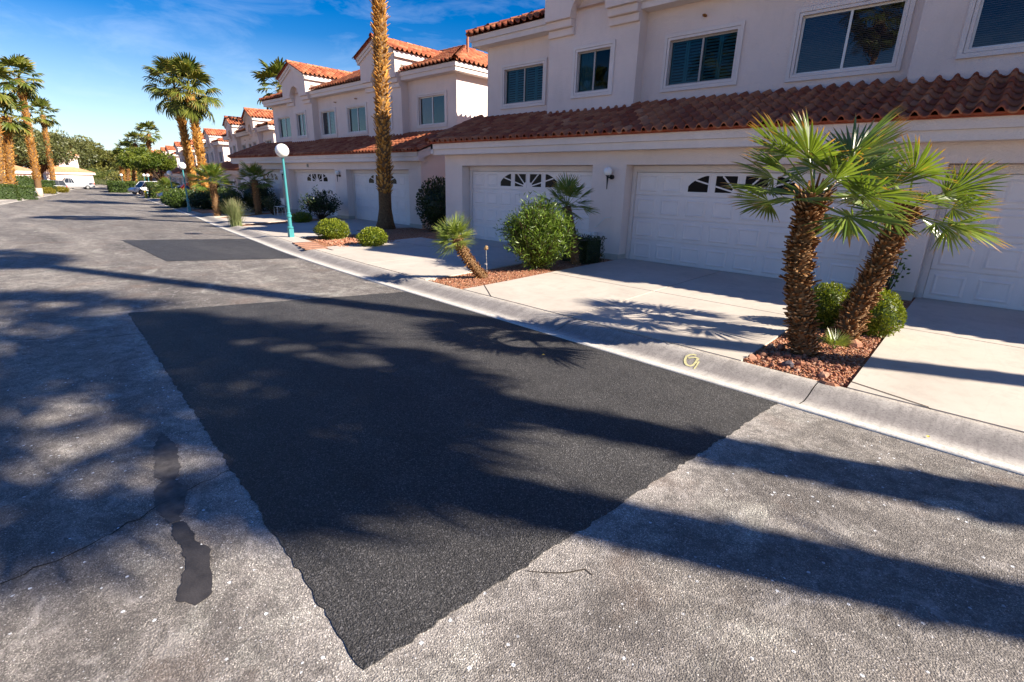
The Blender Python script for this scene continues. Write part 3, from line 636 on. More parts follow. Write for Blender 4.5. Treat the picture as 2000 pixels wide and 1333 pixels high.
def house(name,loc,rz,label,P,mir=False,nobj=0,near=None,number=None):
    h=empty(name,loc,rz,label,'house','terracotta-roofed townhouse blocks along the right side of the street')
    sg=-1 if mir else 1
    def X(a,b_): a,b_=sg*a,sg*b_; return (a,b_) if a<b_ else (b_,a)
    W,U=P['W'],P['U']; D=10.0
    # lower walls with garage openings
    mb=MB(); holes=[(*X(a-.115,b_+.115),-.2,2.32) for a,b_ in P['doors']]
    x0,x1=X(0,W); holes_wall(mb,x0,x1,-.2,2.95,0,.38,holes,False)
    mb.add([(x0,0,-.2),(x0,D,-.2),(x0,D,2.95),(x0,0,2.95)],[(0,3,2,1)]); mb.add([(x1,0,-.2),(x1,D,-.2),(x1,D,2.95),(x1,0,2.95)],[(0,1,2,3)])
    mb.add([(x0,D,-.2),(x1,D,-.2),(x1,D,2.95),(x0,D,2.95)],[(3,2,1,0)])
    mb.add([(x0,.405,-.2),(x1,.405,-.2),(x1,.405,2.95),(x0,.405,2.95)],[(0,1,2,3)])
    # upper block
    c=P['cuts']  # wing | bay | recess | bay | wing
    v1,v2=1.5,1.85
    wn=P['wins']
    wl=MB()
    segs=[(c[0],c[1],v2),(c[1],c[2],v1),(c[2],c[3],v2),(c[3],c[4],v1),(c[4],c[5],v2)]
    for a,b_,v in segs:
        a1,b1=X(a,b_); hs_=[(*X(q[0],q[1]),q[2],q[3]) for q in wn if a<(q[0]+q[1])/2<b_]
        holes_wall(wl,a1,b1,3.0,6.2,v,.25,hs_,False)
    for m_ in (c[1],c[2],c[3],c[4]):
        xx=sg*m_; wl.add([(xx,v1,3.0),(xx,v2,3.0),(xx,v2,6.6),(xx,v1,6.6)],[(0,1,2,3)])
    xa,xb=X(c[0],c[5])
    wl.add([(xa,v2,3.0),(xa,D,3.0),(xa,D,6.2),(xa,v2,6.2)],[(0,3,2,1)]); wl.add([(xb,v2,3.0),(xb,D,3.0),(xb,D,6.2),(xb,v2,6.2)],[(0,1,2,3)]); wl.add([(xa,D,3.0),(xb,D,3.0),(xb,D,6.2),(xa,D,6.2)],[(3,2,1,0)])
    mb.add(wl.v,wl.f)
    wall=mb.build('wall',MT['wall'],h)
    # footing ledges
    ft=MB(); ed=[0]+[e for a,b_ in P['doors'] for e in (a-.115,b_+.115)]+[W]
    for k in range(0,len(ed),2):
        a1,b1=X(ed[k],ed[k+1]); MB().box(a1-.004,b1+.004,-.035,.30,-.25,.23).build('footing',MT['conc'],h)
    # fascias
    fa=MB(); a1,b1=X(-.30,W+.30)
    fa.box(a1,b1,-.33,-.02,2.79,2.945); fa.box(a1+.05,b1-.05,-.28,-.02,2.63,2.788); 
    fa.build('lower_fascia',MT['fascia'],h)
    for sx,e in ((a1,1),(b1,-1)):   # rake fascia following the lower roof slope
        rk=MB(); t=.10*e
        rk.prism([(-.33,2.66),(1.9,3.53),(1.9,3.80),(-.33,2.945)],sx+.001*e,sx+t,'x'); rk.build('rake_fascia',MT['fascia'],h)
    # boxed eave under lower roof (soffit)
    # lower roof
    sl=.40; L=math.hypot(1,sl); rf=MB(); ya,za=-.40,2.955
    rf.add([(a1-.02,ya,za),(b1+.02,ya,za),(b1+.02,1.95,za+sl*(1.95-ya)),(a1-.02,1.95,za+sl*(1.95-ya))],[(0,1,2,3)])
    lr=rf.build('lower_roof',MT['mortar'],h)
    MB().box(a1,b1,-.385,-.34,2.947,3.0).build('eave_strip',MT['mortar'],h)
    lo=h.matrix_basis.inverted()@Vector(near) if near is not None else None
    tile_field(lr,(a1-.03,ya-.02,za+.004),(1,0,0),(0,1,sl),b1-a1+.06,2.28*L,lambda u,s:True,nobj,lo)
    cap_run(lr,(a1-.03,ya,za+.06),(a1-.03,1.9,za+.06+sl*2.3),.12,name='rake_tiles'); cap_run(lr,(b1+.03,ya,za+.06),(b1+.03,1.9,za+.06+sl*2.3),.12,name='rake_tiles')
    # upper eave fascia
    class FU:
        def box(s_,*a): MB().box(*a).build('upper_fascia',MT['fascia'],h)
    fu=FU(); oh=.42
    for a,b_,lf,rt in ((c[0]-oh,c[1],1,0),(c[2],c[3],0,0),(c[4],c[5]+oh,0,1)):
        p,q=X(a,b_); fu.box(p,q,v2-oh,v2-.0,6.115,6.27); p2,q2=X(a+(.05 if lf else 0),b_-(.05 if rt else 0)); fu.box(p2,q2,v2-oh+.05,v2,5.965,6.113)
    p,q=X(c[0]-oh,c[0]-.0); fu.box(p,q,v2+.001,D+.4,6.115,6.27); p,q=X(c[0]-oh+.05,c[0]); fu.box(p,q,v2+.001,D+.4,5.965,6.113)
    p,q=X(c[5],c[5]+oh); fu.box(p,q,v2+.001,D+.4,6.115,6.27); p,q=X(c[5],c[5]+oh-.05); fu.box(p,q,v2+.001,D+.4,5.965,6.113)
    # hip roof
    e=.47; xa,xb=X(c[0]-e,c[5]+e); yf,yb=v2-e,D+e; hw=(yb-yf)/2; zr=6.28+sl*hw; z0=6.28; ym=(yf+yb)/2
    rd=MB().add([(xa,yf,z0),(xb,yf,z0),(xb,yb,z0),(xa,yb,z0),(xa+hw,ym,zr),(xb-hw,ym,zr)],[(0,1,5,4),(1,2,5),(2,3,4,5),(3,0,4)]).build('upper_roof',MT['mortar'],h)
    Wd=xb-xa; sll=hw*L
    cf=P['cuts']
    def clipf(u,s):
        d=s/L
        if not (u>d-.1 and u<Wd-d+.1): return False
        xx=u+xa
        for A,B in ((c[1],c[2]),(c[3],c[4])):
            p,q=X(A-.1,B+.1)
            if p<xx<q and d<2.2: return False
        return True
    tile_field(rd,(xa,yf-.03,z0+.004),(1,0,0),(0,1,sl),Wd,sll,clipf)
    Dd=yb-yf
    tile_field(rd,(xb+.03,yf,z0+.004),(0,1,0),(-1,0,sl),Dd,sll,lambda u,s:s/L-.1<u<Dd-s/L+.1)
    tile_field(rd,(xa-.03,yb,z0+.004),(0,-1,0),(1,0,sl),Dd,sll,lambda u,s:s/L-.1<u<Dd-s/L+.1)
    for p,q in (((xb,yf,z0+.05),(xb-hw,ym,zr+.07)),((xa,yf,z0+.05),(xa+hw,ym,zr+.07)),((xa+hw,ym,zr+.06),(xb-hw,ym,zr+.06))): cap_run(rd,p,q,.13)
    # bays with gable boxes, arched niche, stepped corbels
    for A,B in ((c[1],c[2]),(c[3],c[4])):
        a1,b1=X(A,B); xc=(a1+b1)/2; zb=6.08; ze=7.02; za_=ze+(b1-a1)/2*.42; rn=.56
        poly=[(a1,zb),(xc-rn,zb)]+[(xc-rn*math.cos(t),zb-.06+.60*math.sin(t)) for t in np.linspace(.12,PI-.12,13)]+[(xc+rn,zb),(b1,zb),(b1,ze),(xc,za_),(a1,ze)]
        g=MB(); g.prism(poly,1.22,v1); 
        gb=g.build('gable_front',MT['wall'],h)
        # side walls running back into the roof
        s2=MB(); s2.box(a1,a1+.12,v1+.001,4.3,6.2,ze); s2.box(b1-.12,b1,v1+.001,4.3,6.2,ze); s2.box(a1+.12,b1-.12,v1+.001,v1+.1,6.2,ze); s2.prism([(a1+.12,ze),(b1-.12,ze),(xc,za_-.05)],v1+.001,v1+.1)
        s2.build('gable_side_wall',MT['wall'],h)
        for k,(zt_,vv) in enumerate(((zb-.002,1.31),(zb-.185,1.41))):
            for p,q in ((a1,xc-rn),(xc+rn,b1)):
                bevel(MB().box(p+.002,q-.002,vv,v1,zt_-.18,zt_).build('corbel',MT['wall'],h),.012,1)
        # gable fascia (raked, two steps) and side fascias
        gf=MB(); o=.13
        for (t0,t1,vf) in ((.0,.12,1.10),(.122,.24,1.15)):
            for s_ in (-1,1):
                xe=xc+s_*((b1-a1)/2+o); ze2=ze-o*.42+.10
                gf.prism([(xe,ze2-t0),(xc,za_+.10-t0),(xc,za_+.10-t1),(xe,ze2-t1)],vf,1.218)
            gf.box(a1-o,a1-.001,vf,4.4,ze2-t1,ze2-t0-.001); gf.box(b1+.001,b1+o,vf,4.4,ze2-t1,ze2-t0-.001)
        gf.build('gable_fascia',MT['fascia'],h)
        hw2=(b1-a1)/2+.2; zr2=ze-.2*.42+.12+hw2*.42
        gr=MB().add([(xc-hw2,1.02,zr2-hw2*.42),(xc,1.02,zr2),(xc+hw2,1.02,zr2-hw2*.42),(xc-hw2,5.6,zr2-hw2*.42),(xc,5.6,zr2),(xc+hw2,5.6,zr2-hw2*.42)],[(0,1,4,3),(1,2,5,4)]).build('gable_roof',MT['mortar'],h)
        LL=math.hypot(1,.42)
        tile_field(gr,(xc+hw2+.03,1.02,zr2-hw2*.42),(0,1,0),(-1,0,.42),4.4,hw2*LL); tile_field(gr,(xc-hw2-.03,5.42,zr2-hw2*.42),(0,-1,0),(1,0,.42),4.4,hw2*LL)
        cap_run(gr,(xc,1.0,zr2+.05),(xc,5.4,zr2+.05),.11)
        cap_run(gr,(xc-hw2,1.03,zr2-hw2*.42+.03),(xc,1.03,zr2+.03),.06,name='rake_tiles'); cap_run(gr,(xc+hw2,1.03,zr2-hw2*.42+.03),(xc,1.03,zr2+.03),.06,name='rake_tiles')
    for q in wn:
        v=v2
        for a,b_,vv in segs:
            if a<(q[0]+q[1])/2<b_: v=vv
        a1,b1=X(q[0],q[1]); window(h,a1,b1,q[2],q[3],v,*q[4:])
    for i,(a,b_) in enumerate(P['doors']):
        a1,b1=X(a,b_); garage_door(h,a1,b1,.35,number=number if i==1 else None)
    for m_ in P['lamps']: wall_lamp(h,sg*m_,0,2.06)
    # vent pipes on the roof
    for m_,vv,hh in ((c[5]-4.2 if not mir else 1.6,3.9,.55),(c[5]-5.0 if not mir else 2.4,4.6,.40)):
        z_=6.3+sl*(vv-yf); MB().tube([(sg*m_,vv,z_-.1),(sg*m_,vv,z_+hh),(sg*m_,vv,z_+hh+.02)],[.05,.05,.08],8).build('vent_pipe',MT['rock'],rd)
    for m_ in (P['cuts'][2]+1.5,P['cuts'][2]+3.5):
        MB().box(sg*m_-.03,sg*m_+.03,v2-.12,v2,5.62,5.66).build('eave_bracket',MT['rust'],h)
    return h
cw=(0,2.87,5.71,11.37,14.3,17.2)
P1=dict(W=18.6,U=17.2,doors=[(.92,5.52),(6.69,11.55),(12.5,17.1)],cuts=cw,lamps=[6.20],
  wins=[(.78,2.38,4.25,5.25,'shutter','alu','glass'),(3.87,4.92,4.27,5.27,'curtain','alu','glass'),(6.39,8.01,4.25,5.25,'shutter','alu','glass'),(9.31,11.05,4.19,5.28,'blind','whitef','glassd'),(12.14,13.75,4.22,5.3,'blind','whitef','glassd'),(14.9,16.5,4.25,5.25,'shutter','alu','glass')])
c2=(0,3.2,5.9,11.35,14.1,17.1)
P2=dict(W=18.6,U=17.1,doors=[(.92,5.52),(6.8,11.5),(12.7,17.1)],cuts=c2,lamps=[6.2,12.1],
  wins=[(.72,2.45,4.2,5.28,'curtain','whitef','glassd'),(4.05,5.1,4.2,5.28,'none','whitef','glassd'),(6.65,8.3,4.16,5.28,'none','whitef','glassd'),(9.6,11.05,4.14,5.28,'shutter','whitef','glassd'),(12.2,13.2,4.15,5.28,'curtain','whitef','glassd'),(14.8,16.4,4.2,5.28,'none','whitef','glassd')])
H1=house('house',(-13.05,10.85,0),0,'nearest cream house block, shuttered upstairs windows, garages behind the two leaning fan palms',P1,False,300,(-1.5,10.6,3.0),number='181')
# gas meter with pipe, ledge and downpipe on the pier of the first house
gm=MB(); gm.box(5.60,5.80,-.14,-.0,.36,.70); gm.box(5.80,5.90,-.11,-.0,.30,.72); o=gm.build('gas_meter',MT['whitef'],H1); bevel(o,.015,2)
MB().tube([(5.86,-.06,.86),(5.92,-.07,.86),(6.12,-.06,1.08),(6.26,-.02,1.10),(6.28,-.001,1.10)],.011,8).build('gas_pipe',MT['whitef'],H1,smooth=True)
MB().tube([(5.42,-.08,.72),(5.43,-.08,.90),(5.48,-.08,.94),(5.53,-.08,.90)],.010,6).build('gas_pipe',MT['whitef'],H1,smooth=True)
MB().prism([(5.75,.12),(5.95,.10),(6.12,.14),(6.1,.20),(5.9,.225),(5.75,.19)],-.0375,-.036).build('rust_stain',MT['rust'],H1)
H2=house('house',(-16.5,12.5,-.07),0,'second cream house block, partly behind the tall palm trunk, with sunlit terracotta roof',P2,True,0)
nb=MB(); nb.box(-9.42,-9.26,-.03,0,2.42,2.58); nb.build('house_number_plate',MT['alu'],H2); MB().box(-9.30,-9.262,-.036,-.031,2.43,2.57).build('bracket',MT['black'],H2)
def tree_copy(o,parent=None):
    c=o.copy(); COL.objects.link(c)
    if parent is not None: c.parent=parent
    for ch in o.children: tree_copy(ch,c)
    return c
for (x,y,z),a,lb in [((-41.9,15.8,-.70),-8.5,'third house block along the street, seen behind the street lamp globe'),((-63.9,19.4,-.88),-8.4,'fourth house block, just right of and behind the pair of tall palms'),((-85.8,22.9,-1.03),-8.2,'fifth house block, seen between the two trunks of the palm pair'),((-107.6,26.2,-1.1),-8,'sixth house block, white walls peeping through the green street tree'),((-129.4,29.4,-1.1),-8,'farthest house block, mostly hidden behind the green street tree and palms')]:
    c=tree_copy(H2); c.location=(x,y,z); c.rotation_euler=(0,0,R(a)); c['label']=lb
# ---------------------------------------------------------------- vegetation builders
def leaf_quads(C,Dv,Nv,L,Wd):
    """diamond leaves: centres C, direction Dv, side from Dv x Nv"""
    S=np.cross(Dv,Nv); S/=np.linalg.norm(S,axis=1,keepdims=True)+1e-9
    L=np.asarray(L).reshape(-1,1)*np.ones((len(C),1)); Wd=np.asarray(Wd).reshape(-1,1)*np.ones((len(C),1))
    V=np.stack([C-Dv*L*.1,C+Dv*L*.45+S*Wd/2,C+Dv*L,C+Dv*L*.45-S*Wd/2],1).reshape(-1,3)
    return V,np.arange(len(C)*4).reshape(-1,4)
def unit(n,g=rng):
    v=g.normal(size=(n,3)); return v/np.linalg.norm(v,axis=1,keepdims=True)
def lump(d,k,g,amp):
    c=unit(k,g); dd=d@c.T; return 1+amp*(np.max(dd,axis=1)-.75)*1.6
def bush_mesh(name,rad,n,L,Wd,mat,seed=0,shape='ball',up=.3,lumpy=.25,shell=.72,cut=-1):
    g=np.random.default_rng(seed); d=unit(n,g); rad=np.array(rad)
    if shape=='box':
        p=g.uniform(-1,1,(n,3)); ax=g.integers(0,3,n); sgn=np.sign(g.normal(size=n)); r_=g.uniform(shell,1.0,n)
        p[np.arange(n),ax]=sgn*r_; p=np.sign(p)*np.abs(p)**1.0; d=p/np.linalg.norm(p,axis=1,keepdims=True); p*=lump(d,18,g,lumpy*.3)[:,None]; C=p*rad
        nd=np.zeros((n,3)); nd[np.arange(n),ax]=sgn; d=nd*.7+d*.3
    else:
        r_=g.uniform(shell**3,1,n)**(1/3)*lump(d,22,g,lumpy); C=d*r_[:,None]*rad
    C[:,2]=np.maximum(C[:,2],cut*rad[2])
    dr=d*.6+g.normal(size=(n,3))*.55+np.array([0,0,up]); dr/=np.linalg.norm(dr,axis=1,keepdims=True)
    nv=unit(n,g)+d*.7
    V,Qq=leaf_quads(C,dr,nv,L*g.uniform(.65,1.2,n),Wd*g.uniform(.7,1.2,n))
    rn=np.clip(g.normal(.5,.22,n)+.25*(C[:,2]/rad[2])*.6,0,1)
    return np_mesh(name,V,Qq,mat,rnd=np.repeat(rn,4))
def core_mesh(name,rad,mat,seed,shape='ball',k=.80):
    g=np.random.default_rng(seed); mb=MB()
    if shape=='box': mb.box(-rad[0]*k,rad[0]*k,-rad[1]*k,rad[1]*k,-rad[2]*.98,rad[2]*k)
    else:
        mb.ball((0,0,0),1,16,10); mb.v=[(p[0]*rad[0]*k,p[1]*rad[1]*k,max(p[2]*rad[2]*k,-rad[2]*.95)) for p in mb.v]
    return mb
def bush(name,loc,rad,n,L,Wd,mat,label,cat='bush',group=None,shape='ball',seed=1,rz=0,core=True,**kw):
    z=G(loc[0],loc[1]) if len(loc)<3 else loc[2]
    o=put(name,bush_mesh(name,rad,n,L,Wd,MT[mat],seed,shape,**kw)); o.location=(loc[0],loc[1],z+rad[2]*.93); o.rotation_euler=(0,0,rz)
    tag(o,label,cat,group)
    if core: core_mesh('foliage_core',rad,None,seed,shape).build('foliage_core',MT[mat],o)  # added solid core in leaf colour, keeps the bush from being see-through
    mb=MB()
    for k in range(5):
        a=random.uniform(0,6.28); mb.tube([(0,0,-rad[2]),(math.cos(a)*rad[0]*.3,math.sin(a)*rad[1]*.3,-rad[2]*.2)],[.02,.012],5)
    mb.build('stem',MT['bark'],o)
    return o
def fan_mesh(name,L,nb,spread,pet,mat,seed,droop=.1,split=.45,wfac=1.0,hang=0,fold=.35):
    g=np.random.default_rng(seed); V=[];Qq=[];rn=[];tt=[]
    base=g.uniform(.25,.75)
    # petiole
    n0=6
    for i in range(n0+1):
        t=i/n0; x=pet*t; z=-.06*pet*math.sin(t*PI*.5)*0+ -.04*pet*t*t; w_=.016*(1-.5*t)*(1 if L<.7 else 1.8)
        for a,b_ in ((-w_,0),(0,-w_*.8),(w_,0),(0,w_*.4)): V.append((x,a,z+b_)); rn.append(.9); tt.append(.1)
        if i:
            o=(i-1)*4
            for k in range(4): Qq.append((o+k,o+(k+1)%4,o+4+(k+1)%4,o+4+k))
    hub=np.array([pet,0,-.04*pet]); T=[0,.22,split,.72,.88,1.0]
    for b_ in range(nb):
        f=(b_+.5)/nb*2-1; ph=f*spread+g.normal(0,.015); Lb=L*(1-.22*abs(f)**2)*g.uniform(.9,1.04); dz=g.normal(0,.06)
        dirx,diry=math.cos(ph),math.sin(ph); sx,sy=-diry,dirx; full=2*spread/nb*.56*wfac
        r_=np.clip(base+g.normal(0,.16),0,1); p=hub.copy(); an=0.10-.0*abs(f); o=len(V); bend=g.uniform(.8,1.25); tw=g.normal(0,.25)
        for i,t in enumerate(T):
            if i:
                ds=(T[i]-T[i-1])*Lb; slope=-(droop*bend*t*t*1.6)-(hang*bend*max(0,t-split)**1.2*3.2)+dz
                an=math.atan(slope) if hang==0 else max(-1.5,slope)
                p=p+np.array([dirx*math.cos(an)*ds,diry*math.cos(an)*ds,math.sin(an)*ds])
            if t<=split: w_=full*Lb*max(t,.03)
            else: w_=full*Lb*split*max(0,(1-t)/(1-split))**.75
            zf=fold*w_
            for s_,zz in ((-1,-zf),(0,zf),(1,-zf)):
                V.append((p[0]+sx*w_*s_,p[1]+sy*w_*s_,p[2]+zz+tw*w_*s_*(t>split))); rn.append(r_); tt.append(t)
        for i in range(len(T)-1):
            for k in range(2): a=o+i*3+k; Qq.append((a,a+1,a+4,a+3))
    return np_mesh(name,V,Qq,mat,rnd=rn,tt=tt)
def fan_set(prefix,k,**kw): return [fan_mesh('frond',seed=100+i*7+kw.get('s0',0),**{a:b_ for a,b_ in kw.items() if a!='s0'}) for i in range(k)]
FN_near=fan_set('n',5,L=.54,nb=28,spread=R(98),pet=.50,mat=MT['fan'],droop=.16,split=.50,wfac=1.0)
FN_near2=fan_set('n',4,L=.50,nb=24,spread=R(80),pet=.46,mat=MT['fan'],droop=.20,split=.42,wfac=.95,s0=31)
FN_small=fan_set('s',4,L=.40,nb=22,spread=R(85),pet=.16,mat=MT['fan2'],droop=.08,split=.36,wfac=.85,s0=5)
FN_wash=fan_set('w',4,L=.95,nb=24,spread=R(105),pet=.95,mat=MT['wash'],droop=.25,split=.5,wfac=1.1,hang=.62,s0=9)
FN_far=fan_set('f',3,L=.95,nb=14,spread=R(100),pet=.95,mat=MT['wash'],droop=.2,split=.55,wfac=1.1,hang=.48,s0=13)
def boots(parent,pts,radf,n,size,mat,lo=0,hi=1,out=.6,seed=0,name='leaf_bases',jit=.35,blunt=.55,downto=None):
    g=np.random.default_rng(seed); P=[Vector(p) for p in pts]; cum=[0]
    for i in range(1,len(P)): cum.append(cum[-1]+(P[i]-P[i-1]).length)
    V=[];Qq=[];rn=[]
    for k in range(n):
        t=lo+(hi-lo)*(k+.5)/n; s_=t*cum[-1]; i=max(1,int(np.searchsorted(cum,s_))); i=min(i,len(P)-1); f=(s_-cum[i-1])/(cum[i]-cum[i-1]); p=P[i-1].lerp(P[i],f); ax=(P[i]-P[i-1]).normalized()
        a=ax.orthogonal().normalized(); b_=ax.cross(a); th=k*2.39996+g.normal(0,.12); od=a*math.cos(th)+b_*math.sin(th); r_=radf(t)
        o_=out*g.uniform(1-jit,1+jit); dirv=(ax*(1-o_)+od*o_).normalized(); side=ax.cross(od).normalized(); nn=side.cross(dirv)
        side=(side+ax*g.normal(0,.15)).normalized(); L=size[0]*g.choice([g.uniform(.45,1.1),g.uniform(.9,1.7)],p=[.88,.12]); w_=size[1]*g.uniform(.7,1.2); th_=size[2]
        q=p+od*(r_*.86); e=q+dirv*L; b0=len(V)
        for c,ww,tk in ((q,w_,th_),(e,w_*blunt,th_*.5)):
            for sx,sz in ((-1,-1),(1,-1),(1,1),(-1,1)): V.append(tuple(c+side*sx*ww/2+nn*sz*tk/2))
        for fq in ((0,1,5,4),(1,2,6,5),(2,3,7,6),(3,0,4,7),(4,5,6,7)): Qq.append(tuple(b0+z for z in fq))
        c_=g.random(); rn+= [c_*.5]*4+[min(1,c_*.6+.4)]*4
    return put(name,np_mesh(name,V,Qq,mat,rnd=rn),parent,kind='stuff')
def curve_pts(ctrl,n=16):
    c=[Vector(p) for p in ctrl]; out=[]
    m=len(c)-1
    for i in range(n+1):
        t=i/n*m; k=min(int(t),m-1); f=t-k; p0=c[max(k-1,0)];p1=c[k];p2=c[k+1];p3=c[min(k+2,m)]
        out.append(.5*((2*p1)+(p2-p0)*f+(2*p0-5*p1+4*p2-p3)*f*f+(3*p1-p0-3*p2+p3)*f**3))
    return out
def crown(parent,c,fans,n,e0,e1,scale=1,seed=0,aim=None,low=0,jit=.12,rollj=.35,az0=0,azj=.15,curl=1):
    g=random.Random(seed)
    for k in range(n):
        f=k/(n-1) if n>1 else 0; el=e0+(e1-e0)*(f**curl)+g.uniform(-jit,jit); az=az0+k*2.39996+g.uniform(-azj,azj)
        m=Matrix.Rotation(az,4,'Z')@Matrix.Rotation(-el,4,'Y')@Matrix.Rotation(g.uniform(-rollj,rollj),4,'X')
        sc_=scale*g.uniform(.85,1.12); m=m@Matrix.Scale(sc_,4)
        if aim is not None: m=aim@m
        m.translation=Vector(c)+Vector((0,0,-.10*f*scale)); put('frond',fans[g.randrange(len(fans))],parent,m)
def place_frond(parent,fan,hub,az,el,roll,s): 
    m=Matrix.Translation(hub)@Matrix.Rotation(az,4,'Z')@Matrix.Rotation(-el,4,'Y')@Matrix.Rotation(roll,4,'X')@Matrix.Scale(s,4); return put('frond',fan,parent,m)
def rel(pts,b_): return [Vector(p)-Vector(b_) for p in pts]
# --- the two leaning fan palms in the near bed
def near_palm(base,ctrl,r0_,r1_,label,nf,seed,nb,lean_ax,bmat='boot'):
    base=Vector(base); t=empty('fan_palm',base,0,label,'palm tree','pair of shaggy leaning fan palms')
    pts=rel(curve_pts(ctrl,18),base); rad=lambda q:r0_+(r1_-r0_)*q
    n=len(pts); MB().tube(pts,[rad(i/(n-1))*.92 for i in range(n)],14,jit=.06).build('trunk',MT['trunk'],t,smooth=True)
    boots(t,pts,rad,nb,(.075,.034,.013),MT[bmat],0,.96,.66,seed,jit=.45)
    boots(t,pts,lambda q:r1_*1.12,110,(.12,.032,.010),MT['boot'],.88,1.0,.42,seed+1,'old_leaf_stalks',.4)
    top=pts[-1]; ax=(pts[-1]-pts[-4]).normalized(); ax=(ax*lean_ax+Vector((0,0,1))*(1-lean_ax)).normalized(); q=Vector((0,0,1)).rotation_difference(ax).to_matrix().to_4x4()
    return t,top,q
pA,top,q=near_palm((-1.20,6.28,.06),[(-1.20,6.28,.04),(-1.30,6.20,.5),(-1.37,6.02,1.02),(-1.34,5.80,1.45),(-1.29,5.64,1.82)],.122,.100,'shaggy fan palm with upright trunk, nearer the kerb of the leaning pair',28,3,780,.25)
crown(pA,top+Vector((0,0,.02)),FN_near+FN_near2[:2],20,1.10,-.10,.92,21,q,jit=.14,rollj=.7,curl=.8)
pB,top,q=near_palm((-.99,7.12,.06),[(-.99,7.12,.04),(-.93,7.22,.5),(-.83,7.32,1.05),(-.77,7.40,1.45),(-.72,7.46,1.68)],.135,.100,'shaggy fan palm leaning right, farther from the kerb of the leaning pair',28,5,800,.45)
crown(pB,top+Vector((0,0,.02)),FN_near+FN_near2,20,.72,-.22,.93,45,q,jit=.16,rollj=.7,curl=.85)
# small leaning palm by the second driveway
b0=Vector((-7.12,6.88,.05)); pc=empty('fan_palm',b0,0,'small leaning fan palm with bright green crown in the gravel beside the big oleander','palm tree')
pts=rel(curve_pts([(-7.12,6.88,.02),(-7.10,6.62,.24),(-7.08,6.32,.56),(-7.03,6.08,.88)],12),b0); MB().tube(pts,[.095-.02*i/12 for i in range(13)],12,jit=.06).build('trunk',MT['trunk'],pc,smooth=True)
boots(pc,pts,lambda q:.098-.02*q,330,(.06,.028,.010),MT['boot'],0,1,.7,8)
crown(pc,pts[-1],FN_small,24,1.3,-.15,.85,5,Matrix.Rotation(R(22),4,'X'),jit=.12,rollj=.3,curl=1.2)
# shaded fan palm behind the oleander
def stub_palm(base,h,r_,label,fans,n,scale,seed,e1=-.35,lean=(0,0),nb=260,e0=1.3,group=None,bm='boot'):
    t=empty('fan_palm',base,0,label,'palm tree',group); pts=curve_pts([(0,0,-.05),(lean[0]*.4,lean[1]*.4,h*.5),(lean[0],lean[1],h)],10)
    MB().tube(pts,[r_*1.15]+[r_]*10,10,jit=.05).build('trunk',MT['trunk'],t,smooth=True)
    boots(t,pts,lambda q:r_,nb,(.07*r_/.11,.03*r_/.11,.012),MT[bm],0,1,.7,seed)
    crown(t,pts[-1],fans,n,e0,e1,scale,seed); return t
stub_palm((-6.75,9.45,.08),1.28,.10,'dark shaded fan palm standing behind the big oleander bush',FN_near2+FN_near[:1],20,.78,33,-.15,(-.35,0),120)
stub_palm((-29.1,11.06,-.09),1.75,.17,'short shaded fan palm before the far garage of the second house block',FN_near,24,1.05,61,-.4,(0,0),160)
stub_palm((-30.2,9.36,-.22),1.75,.15,'short sunlit fan palm with pale trunk between the far driveways',FN_near,26,1.15,67,-.25,(-.05,0),300)
stub_palm((-61.0,14.6,-.8),1.2,.15,'low yellow-green fan palm beside the clipped hedge near the white car',FN_near,20,1.25,69,-.2,(0,0),60)
# --- tall fan palms
def tall_palm(base,topp,r0_,r1_,label,fans,n,nb,seed,group=None,cscale=1,flare=False,paint=0,bmat='boot2',lean=None,e1=-1.15,bs=1):
    base=Vector(base); t=empty('tall_palm',base,0,label,'palm tree',group); T=Vector(topp)-base; md=T*.5+(Vector(lean) if lean else Vector((0,0,0)))
    pts=curve_pts([(0,0,-.1),md,T],18); rad=[r0_+(r1_-r0_)*i/18 for i in range(19)]
    if flare: rad[0]=r0_*1.75; rad[1]=r0_*1.28
    MB().tube(pts,rad,16,jit=.03).build('trunk',MT['trunk'],t,smooth=True)
    if paint:
        m=max(1,int(paint*18)); MB().tube(pts[:m+1],[r_*1.06 for r_ in rad[:m+1]],14).build('painted_trunk_base',MT['paintw'],t,smooth=True)
    boots(t,pts,lambda q:r0_+(r1_-r0_)*q,nb,(.20*bs,.13*bs,.02),MT[bmat],max(paint,.13 if flare else .0),.99,.46,seed,blunt=.38)
    crown(t,pts[-1]+Vector((0,0,.25)),fans,n,1.35,e1,cscale,seed,jit=.15,rollj=.35,curl=1.05); return t
tall_palm((-17.35,11.35,.0),(-16.95,11.35,10.9),.25,.19,'tall thick-trunked palm rising out of the frame before the second house block',FN_wash,40,1250,12,None,1.15,True,bs=.95)
far='tall fan palms lining the street'
tall_palm((-50.3,14.1,-.62),(-50.4,13.85,8.3),.27,.24,'left tall palm of the close pair beside the street',FN_wash,30,900,21,far,1.42,bs=1.5,lean=(.25,0,0))
tall_palm((-48.0,14.3,-.60),(-48.0,14.2,7.85),.27,.24,'right tall palm of the close pair beside the street',FN_wash,28,900,22,far,1.40,bs=1.5)
tall_palm((-81.1,6.7,-.95),(-81.0,7.45,11.4),.32,.26,'tallest palm left of the street, its trunk base painted pale',FN_far,28,600,23,far,1.35,False,.14,bs=1.6)
tall_palm((-125,12.6,-1.05),(-124.9,13.3,11.1),.36,.30,'slim left-side palm standing just before the white tower house',FN_far,26,500,24,far,1.42,bs=1.8)
tall_palm((-75,3.95,-.98),(-75,5.2,7.0),.34,.30,'left-side palm at the frame edge, behind the clipped hedges and with painted base',FN_far,28,420,25,far,1.35,False,.15,bs=1.6)
tall_palm((-72.8,3.1,-.96),(-72.8,4.6,9.4),.36,.32,'left-side palm cut by the left edge of the picture',FN_far,28,420,26,far,1.35,bs=1.6)
